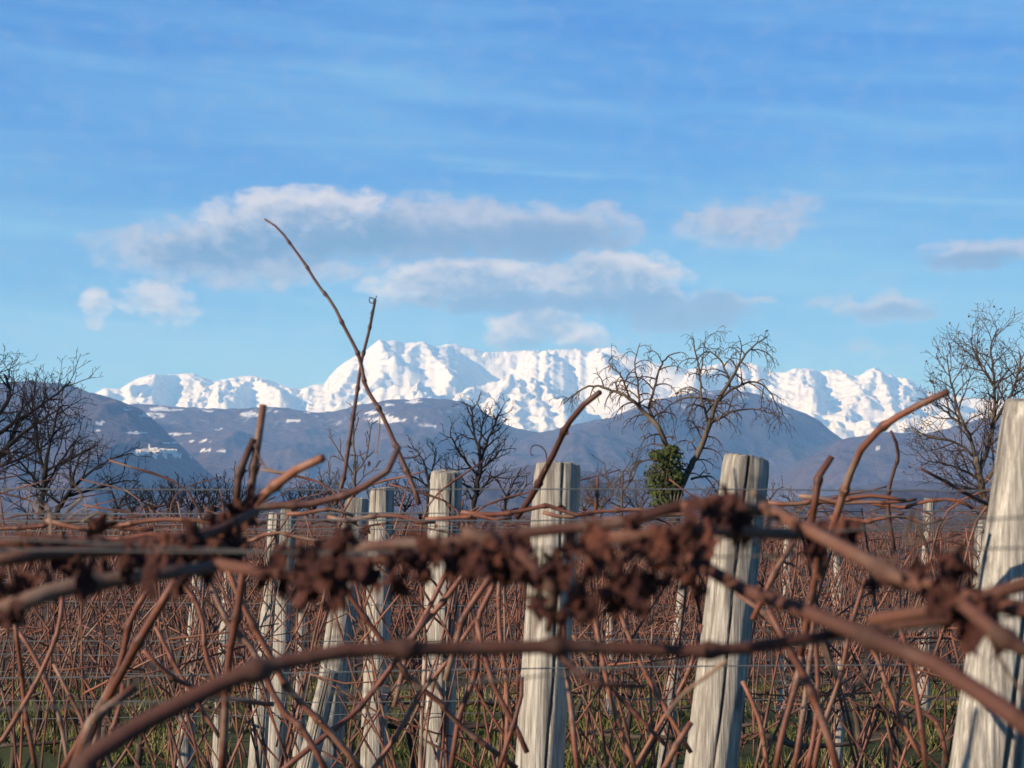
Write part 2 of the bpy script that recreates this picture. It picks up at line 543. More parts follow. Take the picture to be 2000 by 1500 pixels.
def fan(name, y0, y1, ny, a0, a1, na, fn):
    A = np.linspace(a0, a1, na)
    Y = y0 * (y1 / y0) ** np.linspace(0, 1, ny)
    AA, YY = np.meshgrid(A, Y)
    Z = fn(AA, YY)
    V = np.stack([AA * YY, YY, Z], -1).reshape(-1, 3)
    i = np.arange(ny - 1)[:, None] * na + np.arange(na - 1)[None, :]
    Fc = np.stack([i, i + 1, i + na + 1, i + na], -1).reshape(-1, 4)
    return V, Fc


# snowy meadows on the hills: where they lie, in the photograph's pixels (px, py, rx, ry)
MEADOWS = [(285, 813, 40, 5), (300, 808, 25, 4), (330, 801, 40, 4), (268, 845, 30, 4), (365, 848, 36, 5), (380, 862, 50, 3), (340, 865, 30, 3), (420, 880, 30, 3), (195, 826, 9, 5), (192, 840, 5, 6), (575, 821, 14, 4), (500, 812, 22, 4), (550, 803, 30, 4), (470, 806, 30, 3), (425, 838, 12, 3), (600, 806, 20, 3),
           (770, 820, 66, 10), (730, 806, 26, 6), (830, 833, 30, 5), (762, 790, 14, 4), (810, 785, 18, 3), (868, 792, 8, 2), (245, 800, 14, 4), (620, 812, 14, 2), (700, 806, 10, 3), (310, 798, 20, 4), (400, 803, 20, 3), (1710, 873, 12, 4)]



def mountains(A, Y):
    """the range, each bearing lifted so that its skyline stands where the profile has it"""
    Z = land(A, Y)
    sil = np.max(np.where(Y > 15500, (Z - CAMZ) / Y, -1), axis=0)
    want = np.interp(A[0], PR_M1[0], PR_M1[1])
    c = want / np.maximum(sil, .01)
    k = np.hanning(7)
    c = np.convolve(np.pad(c, 3, mode='edge'), k / k.sum(), mode='valid')
    return Z * (1 + (c[None, :] - 1) * sst(Y, 13500, 18000))


V, Fc = fan('mountains', 12800, 27500, 380, -.46, .46, 1500, mountains)
m_snow, b, bs = material('mountain_snow', 0.75, 0.2)
geo = b.n.new('ShaderNodeNewGeometry')
nz_ = b.sep(geo.outputs['Normal'])[2]
pos = geo.outputs['Position']
n1 = b.noise(b.scalevec(pos, (1, 1, 2.2)), 0.012, 6, .65)
n2 = b.noise(b.scalevec(pos, (1, 1, 6.0)), 0.0045, 5, .6)
steep = b.math('SUBTRACT', b.math('MULTIPLY_ADD', b.math('SUBTRACT', n1, .5), .55, nz_), b.math('MULTIPLY', b.math('SUBTRACT', n2, .5), .35))
fac = b.smooth(steep, .45, .66)
low = b.smooth(b.math('MULTIPLY_ADD', b.math('SUBTRACT', n1, .5), 500., b.sep(pos)[2]), 350, 640)
rock = b.mix(n1, (0.24, 0.22, 0.205), (0.46, 0.44, 0.41))
forest_c = (0.05, 0.045, 0.042)
cc = b.mix(fac, rock, b.mix(n2, (0.56, 0.575, 0.605), (0.63, 0.635, 0.65)))
cc = b.mix(low, b.mix(b.smooth(n1, .45, .62), forest_c, (0.6, 0.62, 0.65)), cc)
b.l.new(cc, bs.inputs['Base Color'])
bump(b, bs, b.noise(pos, 0.02, 5, .6), 0.6, 18.0)
tag(link('mountains', new_mesh('mountains', V, Fc), m_snow), 'long snow covered alpine range with rocky peaks along the horizon', 'mountains', kind='structure')

V, Fc = fan('hills', 1050, 13400, 560, -.5, .5, 1150, land)
px, py = proj(V[:, 0], V[:, 1], V[:, 2])
snow = np.zeros(len(V))
nn = fbm(V[:, 0] / 160, V[:, 1] / 300, 4)
for (cx, cy, rx, ry) in MEADOWS:
    q = 1.25 - ((px - cx) / rx) ** 2 - ((py - cy) / (ry * .8)) ** 2
    snow = np.maximum(snow, np.where((V[:, 1] > 5000), sst(q + 1.5 * nn, 0.35, 0.8), 0))
hi = sst(V[:, 2] + 90 * nn, 560, 700) * sst(nn, -.1, .35) * (V[:, 1] > 6000)
snow = np.maximum(snow, hi * .5) * (.62 + .5 * np.clip(fbm(V[:, 0] / 55, V[:, 1] / 90, 3) + .4, 0, 1))
m_hill, b, bs = material('winter_woodland', 0.95, 0.05)
geo = b.n.new('ShaderNodeNewGeometry')
pos = geo.outputs['Position']
n1 = b.noise(pos, 0.02, 6, .7)
n2 = b.noise(pos, 0.0022, 5, .6)
n3 = b.noise(pos, 0.006, 4, .6)
wood = b.mix(n2, (0.030, 0.023, 0.028), (0.090, 0.062, 0.062))
wood = b.mix(b.smooth(n1, .35, .7), wood, (0.115, 0.085, 0.078))
wood = b.mix(b.smooth(n3, .58, .66), wood, (0.022, 0.026, 0.022))
wood = b.mix(b.math('MULTIPLY', b.smooth(n3, .36, .30), .5), wood, (0.13, 0.115, 0.07))
sn = b.smooth(b.math('MULTIPLY_ADD', b.math('SUBTRACT', n1, .5), 1.4, b.math('MULTIPLY_ADD', b.math('SUBTRACT', n3, .5), 1.1, b.attr('snow'))), .28, .95)
b.l.new(b.mix(sn, wood, (0.80, 0.82, 0.85)), bs.inputs['Base Color'])
bump(b, bs, n1, 1.0, 26.0)
tag(link('hills', new_mesh('hills', V, Fc, {'snow': snow}), m_hill), 'dark wooded foothills with snowy clearings below the white mountains', 'hills', kind='structure')


# ground: one sheet round the camera, level under the vineyard, falling to the valley beyond
def ground_z(x, y):
    r = np.hypot(x, y)
    z = -112 * sst(r, 62, 900) - 6 * sst(r, 58, 130)
    return z + 0.05 * fbm(x / 2.7, y / 2.7, 3) + sst(r, 70, 200) * 2.5 * fbm(x / 60, y / 60, 3)


nr, na = 170, 400
R = np.concatenate([[0.02], 0.6 * (1700 / 0.6) ** np.linspace(0, 1, nr - 1)])
T = np.linspace(0, 2 * np.pi, na, endpoint=False)
RR, TT = np.meshgrid(R, T, indexing='ij')
gxx, gyy = RR * np.sin(TT), RR * np.cos(TT)
V = np.stack([gxx, gyy, ground_z(gxx, gyy)], -1).reshape(-1, 3)
i = np.arange(nr - 1)[:, None] * na + np.arange(na)[None, :]
j = np.arange(nr - 1)[:, None] * na + (np.arange(na)[None, :] + 1) % na
Fc = np.stack([i, i + na, j + na, j], -1).reshape(-1, 4)[:, ::-1]
m_ground, b, bs = material('vineyard_soil', 0.95, 0.1)
pos = b.n.new('ShaderNodeNewGeometry').outputs['Position']
n1 = b.noise(pos, 1.3, 6, .65)
n2 = b.noise(pos, 0.35, 4, .6)
n4 = b.noise(pos, 14.0, 5, .7)
gr = b.mix(n1, (0.035, 0.042, 0.014), (0.075, 0.082, 0.030))
gr = b.mix(b.smooth(n2, .5, .68), gr, (0.12, 0.085, 0.05))
gr = b.mix(b.smooth(n4, .55, .75), gr, (0.13, 0.105, 0.055))
yy = b.sep(pos)[1]
far = b.smooth(b.math('MULTIPLY_ADD', b.math('SUBTRACT', n2, .5), 6.0, yy), 18.5, 23)
gr = b.mix(far, gr, b.mix(n1, (0.055, 0.036, 0.029), (0.105, 0.07, 0.053)))
b.l.new(gr, bs.inputs['Base Color'])
bump(b, bs, n4, .6, .03)
tag(link('ground', new_mesh('ground', V, Fc), m_ground), 'grassy vineyard ground with brown earth patches below the vines', 'ground', kind='structure')

# ------------------------------------------------------------------ haze
me = bpy.data.meshes.new('haze')
x0, x1, y0, y1, z0, z1 = -40000, 40000, -6000, 32000, -205, 2650
import bmesh
bm_ = bmesh.new()
bmesh.ops.create_cube(bm_, size=1.0, matrix=Matrix.Translation(((x0 + x1) / 2, (y0 + y1) / 2, (z0 + z1) / 2)) @ Matrix.Diagonal((x1 - x0, y1 - y0, z1 - z0, 1)))
bm_.to_mesh(me)
bm_.free()
mh = bpy.data.materials.new('thin_blue_air')
mh.use_nodes = True
nt = mh.node_tree
nt.nodes.remove(nt.nodes['Principled BSDF'])
pv = nt.nodes.new('ShaderNodeVolumePrincipled')
pv.inputs['Color'].default_value = (0.25, 0.52, 1.0, 1)
pv.inputs['Absorption Color'].default_value = (1, 1, 1, 1)
pv.inputs['Density'].default_value = HAZE = 6.5e-5
pv.inputs['Anisotropy'].default_value = 0.0
nt.links.new(pv.outputs[0], nt.nodes['Material Output'].inputs['Volume'])
mh.cycles.homogeneous_volume = True
tag(link('haze', me, mh), 'thin blue haze lying over the distant hills', 'haze', kind='stuff')

# ------------------------------------------------------------------ tubes
def catmull(pts, rad, per):
    pts = np.asarray(pts, float)
    rad = np.asarray(rad, float)
    n = len(pts)
    if n < 3 or per <= 1:
        return pts, rad
    ext = np.vstack([2 * pts[0] - pts[1], pts, 2 * pts[-1] - pts[-2]])
    out, ro = [], []
    for i in range(n - 1):
        p0, p1, p2, p3 = ext[i:i + 4]
        for k in range(per):
            t = k / per
            out.append(0.5 * (2 * p1 + (p2 - p0) * t + (2 * p0 - 5 * p1 + 4 * p2 - p3) * t * t + (3 * p1 - p0 - 3 * p2 + p3) * t ** 3))
            ro.append(rad[i] * (1 - t) + rad[i + 1] * t)
    out.append(pts[-1])
    ro.append(rad[-1])
    return np.array(out), np.array(ro)


class MB:
    """collects tubes and loose faces for ONE mesh"""
    def __init__(self):
        self.v, self.f, self.n, self.a = [], [], 0, []

    def tube(self, pts, rad, sides=6, caps=True, node=None):
        pts = np.asarray(pts, float)
        m = len(pts)
        rad = np.broadcast_to(np.asarray(rad, float), (m,))
        tan = np.gradient(pts, axis=0) if m > 2 else np.repeat((pts[1] - pts[0])[None], m, 0)
        tan = tan / (np.linalg.norm(tan, axis=1, keepdims=True) + 1e-12)
        mean = pts[-1] - pts[0]
        ref = np.array([0.31, 0.92, 0.22]) if abs(mean[1]) < 0.8 * (np.linalg.norm(mean) + 1e-9) else np.array([0.9, 0.1, 0.4])
        u = np.cross(tan, ref)
        u /= np.linalg.norm(u, axis=1, keepdims=True) + 1e-12
        w = np.cross(tan, u)
        th = np.arange(sides) * 2 * np.pi / sides
        ring = pts[:, None, :] + rad[:, None, None] * (np.cos(th)[None, :, None] * u[:, None, :] + np.sin(th)[None, :, None] * w[:, None, :])
        self.v.append(ring.reshape(-1, 3))
        self.a.append(np.repeat(np.zeros(m) if node is None else np.asarray(node, float), sides))
        b = self.n
        i = b + np.arange(m - 1)[:, None] * sides + np.arange(sides)[None, :]
        j = b + np.arange(m - 1)[:, None] * sides + (np.arange(sides)[None, :] + 1) % sides
        self.f.extend(np.stack([i, j, j + sides, i + sides], -1).reshape(-1, 4).tolist())
        if caps:
            self.f.append(list(range(b, b + sides))[::-1])
            self.f.append(list(range(b + (m - 1) * sides, b + m * sides)))
        self.n += m * sides

    def faces(self, V, Fc, node=None):
        self.v.append(np.asarray(V, float))
        self.a.append(np.zeros(len(V)) if node is None else np.asarray(node, float))
        self.f.extend([[k + self.n for k in f] for f in Fc])
        self.n += len(V)

    def mesh(self, name, loc=(0, 0, 0)):
        V = np.vstack(self.v) - np.asarray(loc, float)
        A = np.concatenate(self.a)
        return new_mesh(name, V, self.f, {'node': A} if A.any() else None)


def cane_mesh(name, pts, rad, rs, loc=(0, 0, 0), per=5, node_every=None, swell=1.5, sides=7, jitter=0.0, ndw=1.1):
    """a vine shoot: slightly zigzag, thicker at its nodes, with a bud stub at some of them"""
    pts = np.asarray(pts, float)
    rad = np.broadcast_to(np.asarray(rad, float), (len(pts),))
    p, r = catmull(pts, rad, per)
    seg = np.concatenate([[0], np.cumsum(np.linalg.norm(np.diff(p, axis=0), axis=1))])
    L = seg[-1]
    rr = float(np.mean(r))
    step = node_every or max(rr * 17, 0.05)
    nn = max(2, int(L / step))
    nodes = np.linspace(0, L, nn + 1)[1:-1] + rs.uniform(-.18, .18, nn - 1) * L / nn
    # resample: fine near the nodes
    s = [0, L]
    for q in nodes:
        s += [q - 2.2 * rr, q - 1.0 * rr, q, q + 0.8 * rr, q + 1.9 * rr]
    s += list(np.linspace(0, L, max(3, int(L / (step * .4)))))
    s = np.unique(np.clip(np.array(s), 0, L))
    P3 = np.stack([np.interp(s, seg, p[:, k]) for k in range(3)], -1)
    R3 = np.interp(s, seg, r)
    zig = np.zeros((len(s), 3))
    nd = np.zeros(len(s))
    for k, q in enumerate(nodes):
        R3 = R3 * (1 + (swell - 1) * np.exp(-((s - q) / (1.25 * rr)) ** 2))
        nd = np.maximum(nd, np.exp(-((s - q + .4 * rr) / (ndw * rr)) ** 2) * rs.uniform(.5, 1))
        off = rs.normal(0, 1, 3) * rr * 0.5 + rs.normal(0, 1, 3) * jitter
        zig += np.clip(1 - np.abs(s - q) / (L / nn), 0, 1)[:, None] * off
    P3 = P3 + zig
    mb = MB()
    mb.tube(P3, R3, sides, node=nd)
    for q in nodes:
        if rs.rand() < 0.55:
            c = np.array([np.interp(q, s, P3[:, k]) for k in range(3)])
            t = np.array([np.interp(min(q + .01, L), s, P3[:, k]) for k in range(3)]) - c
            t /= np.linalg.norm(t) + 1e-9
            d = rs.normal(0, 1, 3)
            d = d - t * d.dot(t)
            d /= np.linalg.norm(d)
            e = c + (d * 1.5 + t * 0.9) * rr * 1.25
            mb.tube([c, c * .4 + e * .6, e], [rr * .75, rr * .6, rr * .2], 5)
    return mb.mesh(name, loc)


def tendril_pts(c, d0, n, r0, turns, rs):
    """a curl starting at c"""
    out = [np.asarray(c, float)]
    th = rs.uniform(0, 6)
    for i in range(n):
        k = i / n
        th += turns * 2 * np.pi / n * (0.4 + k)
        out.append(out[-1] + np.array([math.cos(th), .35 * math.sin(th * .7), math.sin(th)]) * r0 * (1 - .6 * k) + np.asarray(d0) * r0 * .25)
    return out


# ------------------------------------------------------------------ materials of the vineyard
def cane_material(name, dark, mid, light, grey, rough=0.55):
    m, b, bs = material(name, rough, 0.35)
    co = b.coord('Object')
    n1 = b.noise(co, 9.0, 4, .6)
    n2 = b.noise(co, 160.0, 4, .6)
    rn = b.rnd()
    base = b.mix(b.smooth(n1, .3, .7), dark, mid)
    base = b.mix(b.math('MULTIPLY', b.smooth(rn, .35, 1.0), .75), base, light)
    base = b.mix(b.math('MULTIPLY', b.smooth(b.noise(co, 7.0, 4, .65), .5, .68), .8), base, grey)
    base = b.mix(b.math('MULTIPLY', b.smooth(n2, .5, .8), .55), base, (0.03, 0.014, 0.010))
    base = b.mix(b.math('MULTIPLY', b.attr('node'), .8), base, (0.035, 0.018, 0.013))
    b.l.new(base, bs.inputs['Base Color'])
    bump(b, bs, n2, .5, .0015)
    return m


M_cane = cane_material('vine_cane', (0.090, 0.034, 0.023), (0.17, 0.058, 0.036), (0.27, 0.108, 0.064), (0.22, 0.155, 0.115))
M_caneshade = cane_material('shaded_vine_cane', (0.055, 0.024, 0.020), (0.095, 0.040, 0.030), (0.12, 0.052, 0.038), (0.11, 0.075, 0.06))  # dark brown cane copy; shaded side of upright canes put into its colour
M_canefar = cane_material('vine_cane_far', (0.09, 0.038, 0.027), (0.15, 0.058, 0.040), (0.27, 0.115, 0.072), (0.22, 0.155, 0.115), .7)
M_old = cane_material('vine_old_wood', (0.030, 0.020, 0.015), (0.055, 0.038, 0.028), (0.09, 0.065, 0.05), (0.10, 0.085, 0.07), .9)
M_tend = cane_material('vine_tendril', (0.10, 0.06, 0.04), (0.20, 0.13, 0.085), (0.25, 0.16, 0.11), (0.28, 0.21, 0.15), .7)

M_leaf, b, bs = material('dried_leaf', 0.75, 0.25)
co = b.coord('Object')
n1 = b.noise(co, 45.0, 5, .6)
n2 = b.noise(co, 260.0, 4, .6)
rn = b.rnd()
lc = b.mix(n1, (0.028, 0.009, 0.008), (0.085, 0.028, 0.021))
lc = b.mix(b.math('MULTIPLY', b.smooth(rn, .55, 1.0), .75), lc, (0.15, 0.052, 0.034))
lc = b.mix(b.math('MULTIPLY', b.smooth(rn, .35, .0), .7), lc, (0.055, 0.017, 0.014))
lc = b.mix(b.math('MULTIPLY', b.smooth(n2, .5, .75), .5), lc, (0.03, 0.012, 0.008))
b.l.new(lc, bs.inputs['Base Color'])
bump(b, bs, n1, .5, .004)

M_wood, b, bs = material('weathered_wood', 0.85, 0.15)
co = b.coord('Object')
fine = b.smooth(b.noise(b.scalevec(co, (1, 1, .03)), 150.0, 6, .7), .3, .7)
mid = b.noise(b.scalevec(co, (1, 1, .08)), 45.0, 4, .6)
big = b.noise(b.scalevec(co, (1, 1, .3)), 8.0, 4, .6)
wc = b.mix(fine, (0.18, 0.162, 0.142), (0.57, 0.53, 0.465))
wc = b.mix(b.math('MULTIPLY', b.smooth(mid, .48, .72), .7), wc, (0.17, 0.145, 0.12))
wc = b.mix(b.math('MULTIPLY', b.smooth(big, .48, .72), .5), wc, (0.55, 0.515, 0.46))
wc = b.mix(b.math('MULTIPLY', b.smooth(big, .42, .25), .5), wc, (0.25, 0.225, 0.195))
wc = b.mix(b.math('MULTIPLY', b.smooth(b.rnd(), .3, 1.), .3), wc, (0.27, 0.245, 0.215))
crk = b.attr('crack')
wc = b.mix(b.math('MULTIPLY', crk, .85), wc, (0.075, 0.055, 0.04))
wc = b.mix(b.math('MULTIPLY', b.smooth(b.math('MULTIPLY_ADD', b.math('SUBTRACT', mid, .5), .9, b.attr('stain')), .3, .8), .75), wc, (0.085, 0.078, 0.075))
b.l.new(wc, bs.inputs['Base Color'])
bump(b, bs, b.math('ADD', fine, b.math('MULTIPLY', mid, .8)), .7, .004)

M_wire, b, bs = material('galvanised_wire', 0.5, 0.5)
bs.inputs['Metallic'].default_value = 0.6
b.l.new(b.mix(b.noise(b.coord('Object'), 12.0, 3), (0.13, 0.13, 0.13), (0.26, 0.27, 0.27)), bs.inputs['Base Color'])


def bark(name, c0, c1, c2, scale=14.0):
    m, b, bs = material(name, 0.9, 0.12)
    co = b.coord('Object')
    n1 = b.noise(b.scalevec(co, (1, 1, .4)), scale, 5, .65)
    n2 = b.noise(co, 1.2, 3, .6)
    b.l.new(b.mix(b.math('MULTIPLY', b.smooth(n2, .45, .7), .7), b.mix(n1, c0, c1), c2), bs.inputs['Base Color'])
    bump(b, bs, n1, .8, .02)
    return m


M_bark_dark = bark('dark_bark', (0.016, 0.014, 0.014), (0.036, 0.030, 0.028), (0.04, 0.035, 0.034))
M_bark_mid = bark('grey_bark', (0.055, 0.042, 0.034), (0.13, 0.10, 0.075), (0.16, 0.14, 0.11))
M_twig_dark = bark('dark_twig', (0.012, 0.010, 0.012), (0.027, 0.021, 0.021), (0.03, 0.022, 0.02))
M_twig_mid = bark('brown_twig', (0.05, 0.032, 0.026), (0.11, 0.07, 0.052), (0.12, 0.085, 0.065))


# ------------------------------------------------------------------ posts
def post_mesh(name, base, top, r0, r1, seed, sides=96, rings=56, bend=0.0, ncr=10):
    rs = np.random.RandomState(seed)
    base, top = np.asarray(base, float), np.asarray(top, float)
    L = np.linalg.norm(top - base)
    t = np.linspace(0, 1, rings)
    t = 1 - (1 - t) ** 1.25
    th = np.linspace(0, 2 * np.pi, sides, endpoint=False)
    TT, TH = np.meshgrid(t, th, indexing='ij')
    r = r0 + (r1 - r0) * np.clip(TT, 0, 1)
    ph = rs.uniform(0, 100)
    r = r * (1 + 0.055 * fbm(np.cos(TH) * 1.2 + ph, np.sin(TH) * 1.2 + TT * L * 1.1, 3) + 0.035 * np.cos(2 * TH + ph + TT * 1.5) + 0.03 * fbm(TT * L * 2.2 + ph, TH * 0 + 1.7, 2))
    crack = np.zeros_like(r)
    for k in range(ncr):
        c0 = rs.uniform(0, 2 * np.pi)
        wid = rs.uniform(.035, .085) * (1.5 if k == 0 else 1)
        a0, a1 = (rs.uniform(.0, .5), 1.2) if k % 3 else (rs.uniform(-.2, .4), rs.uniform(.55, 1.1))
        path = c0 + 0.16 * fbm(TT * L * 1.6 + 9 * k + ph, TT * 0 + k, 3) + .05 * TT
        dth = np.abs((TH - path + np.pi) % (2 * np.pi) - np.pi)
        al = sst(TT, a0, a0 + .12) * (1 - sst(TT, a1 - .15, a1))
        g = np.clip(1 - dth / wid, 0, 1) * al
        crack = np.maximum(crack, g)
    r = r * (1 - 0.26 * crack)
    stain = sst(TT, .62, 1) * np.clip(.25 + 1.5 * fbm(np.cos(TH) * .9 + ph, np.sin(TH) * .9 + TT * L * .8, 2), 0, 1) + .5 * sst(fbm(np.cos(TH) * 1.5 + ph + 8, np.sin(TH) * 1.5 + TT * L * 1.4, 3), .18, .5)
    for kn in range(rs.randint(2, 5)):
        kz, kt = rs.uniform(.3, .97), rs.uniform(0, 6.28)
        dk = np.hypot(((TH - kt + np.pi) % (2 * np.pi) - np.pi) * r0, (TT - kz) * L * .6) / rs.uniform(.010, .018)
        stain = np.maximum(stain, np.exp(-(dk - .3) ** 2 * 1.5))
        r = r * (1 + .07 * np.exp(-dk ** 2 / 3))
    grain = fbm(TH * 14 / np.pi * 2 + ph, TT * L * 2.3, 2)
    r = r * (1 + 0.012 * grain)
    bz = np.sin(np.clip(TT, 0, 1) * np.pi) * bend
    r = r * (1 - .05 * sst(TT, .985, 1))
    slope = (np.cos(TH + rs.uniform(0, 6)) * 0.10 + 0.09 * fbm(np.cos(TH) * 4 + ph, np.sin(TH) * 4, 3)) * r1
    zz = TT * L + slope * sst(TT, .93, 1)
    ax = (top - base) / L
    xa = np.array([1, 0, 0]) - ax * ax[0]
    xa /= np.linalg.norm(xa)
    ya = np.cross(ax, xa)

    def pos(r_, TH_, zz_, bz_):
        return (r_ * np.cos(TH_) + bz_)[..., None] * xa + (r_ * np.sin(TH_))[..., None] * ya + zz_[..., None] * ax
    V = pos(r, TH, zz, bz)
    n, m = V.shape[:2]
    i = np.arange(n - 1)[:, None] * m + np.arange(m)[None, :]
    j = np.arange(n - 1)[:, None] * m + (np.arange(m)[None, :] + 1) % m
    Fc = np.stack([i, j, j + m, i + m], -1).reshape(-1, 4).tolist()
    # the sawn end, its own vertices so that the rim stays crisp
    q = n * m
    caps = [pos(r[-1] * f, th, zz[-1] + g * r1 + (1 - f) * .03 * r1 * rs.normal(0, 1, m), bz[-1]) for f, g in ((1.0, 0), (.93, .05), (.5, .06))]
    V = np.vstack([V.reshape(-1, 3)] + caps + [(ax * (L + .05 * r1))[None]])
    for a in range(2):
        Fc += [[q + a * m + k, q + a * m + (k + 1) % m, q + (a + 1) * m + (k + 1) % m, q + (a + 1) * m + k] for k in range(m)]
    Fc += [[q + 2 * m + k, q + 2 * m + (k + 1) % m, q + 3 * m] for k in range(m)]
    return new_mesh(name, V, Fc, {'crack': np.concatenate([crack.reshape(-1), crack[-1], crack[-1] * .8, crack[-1] * .3, [0.2]]), 'stain': np.concatenate([stain.reshape(-1), stain[-1] * .6, stain[-1] * .6, stain[-1] * .6, [0.3]])})


def post(pt, pb, w0, w1, y, label, seed, group, bend=0.0, lean_y=0.0, ncr=10, embed=.02):
    """pt, pb: pixels of the middle of the post at its top and at a lower point; widths in px; carried on down to the ground"""
    top = P(pt[0], pt[1], y)
    low = P(pb[0], pb[1], y)
    k = (top[2] + embed) / (top[2] - low[2])
    base = top + (low - top) * k
    base[1] -= lean_y
    rt, rb = w0 / 2 * y / F, w1 / 2 * y / F
    rbase = rt + (rb - rt) * k
    me = post_mesh('wooden_post', base, top, rbase, rt, seed, bend=bend, ncr=ncr)
    o = link('wooden_post', me, M_wood, loc=base)
    return tag(o, label, 'post', group)


GP = 'weathered wooden trellis posts'
POSTS = [  # top px, low px, widths, distance, bend, label
    ((2026, 790), (1930, 1500), 132, 150, 3.2, 0.0, 'thickest pale leaning wooden post, nearest one, cut off by the right border'),
    ((1458, 897), (1388, 1500), 92, 97, 4.7, 0.0, 'grey split wooden post leaning right, in front of the ivy tree'),
    ((1090, 910), (1044, 1500), 92, 90, 4.75, 0.012, 'pale wooden post with a black weathered top in the middle of the row'),
    ((872, 922), (852, 1500), 60, 68, 6.9, 0.0, 'straight pale post with a flat sawn top beside the tall bare cane'),
    ((747, 955), (728, 1500), 48, 52, 8.7, 0.0, 'narrow grey post just left of the straight flat topped post'),
    ((698, 975), (630, 1500), 44, 66, 7.6, 0.0, 'post leaning hard to the right behind the two crossing canes'),
    ((565, 990), (538, 1500), 32, 36, 8.6, 0.0, 'paler right one of two slim posts standing close together'),
    ((540, 1003), (505, 1500), 30, 40, 8.9, 0.0, 'greyer left one of two slim posts standing close together'),
    ((400, 1008), (366, 1400), 26, 34, 11.5, 0.0, 'slim post furthest left whose top shows below the bare hedge'),
    ((447, 1120), (428, 1500), 22, 30, 12.0, 0.0, 'low slim grey post between the leftmost post and the close pair'),
    ((645, 1310), (600, 1500), 34, 40, 6.4, 0.0, 'short brace post set against the hard leaning post'),
    ((1628, 1066), (1630, 1480), 26, 26, 13.5, 0.05, 'crooked thin post under the bent upright cane on the right'),
    ((1815, 975), (1805, 1300), 21, 24, 17.5, 0.0, 'thin far post with a round worn top before the right tree'),
    ((1918, 1018), (1906, 1400), 28, 30, 13.0, 0.0, 'pale post partly hidden by the thickest leaning post'),
    ((1541, 1008), (1528, 1400), 17, 20, 18.0, 0.0, 'thin far post right of the post before the ivy tree'),
    ((1340, 1110), (1302, 1450), 22, 27, 12.2, 0.0, 'low post leaning behind the dried leaf clump'),
    ((592, 1120), (584, 1450), 20, 24, 14.5, 0.0, 'thin low post seen between the close pair and the hard leaning post'),
    ((1195, 1105), (1188, 1420), 16, 20, 17.0, 0.0, 'thin low post right of the black topped post'),
]
for q, (pt, pb, w0, w1, y, bend, lab) in enumerate(POSTS):
    post(pt, pb, w0, w1, y, lab, 40 + q, GP, bend)

# ------------------------------------------------------------------ rows: wires and vines
ROWS = [3.3, 4.9, 6.8, 8.8, 10.8, 12.8, 15.0, 19.5, 22.5, 26.0, 29.5, 33.0, 37.0, 41.0]
ORD = ['second', 'third', 'fourth', 'fifth', 'sixth', 'seventh']
WH = [('topmost', 1.662), ('upper', 1.615), ('middle', 1.36), ('lower', 1.18), ('bottom', 0.98)]
rsw = np.random.RandomState(5)
for k, y in enumerate(ROWS[:6]):
    for nm, z in WH:
        if k >= 3 and nm == 'bottom':
            pass
        mb = MB()
        hw = y * .36 + 1.2
        n = 15
        xs = np.linspace(-hw, hw, n)
        zz = z + .012 * rsw.normal(0, 1) + .006 * np.cumsum(rsw.normal(0, .5, n)) + rsw.uniform(-.012, .012) * xs
        mb.tube(np.stack([xs, y + .05 * rsw.normal() + .03 * np.sin(xs), zz], -1), .0012 if k < 2 else .0015, 5)
        o = link('trellis_wire', mb.mesh('trellis_wire', (0, y, z)), M_wire, loc=(0, y, z))
        tag(o, '%s grey trellis wire of the %s row of vines from the camera' % (nm, ORD[k]), 'wire', 'trellis wires of the vineyard rows')


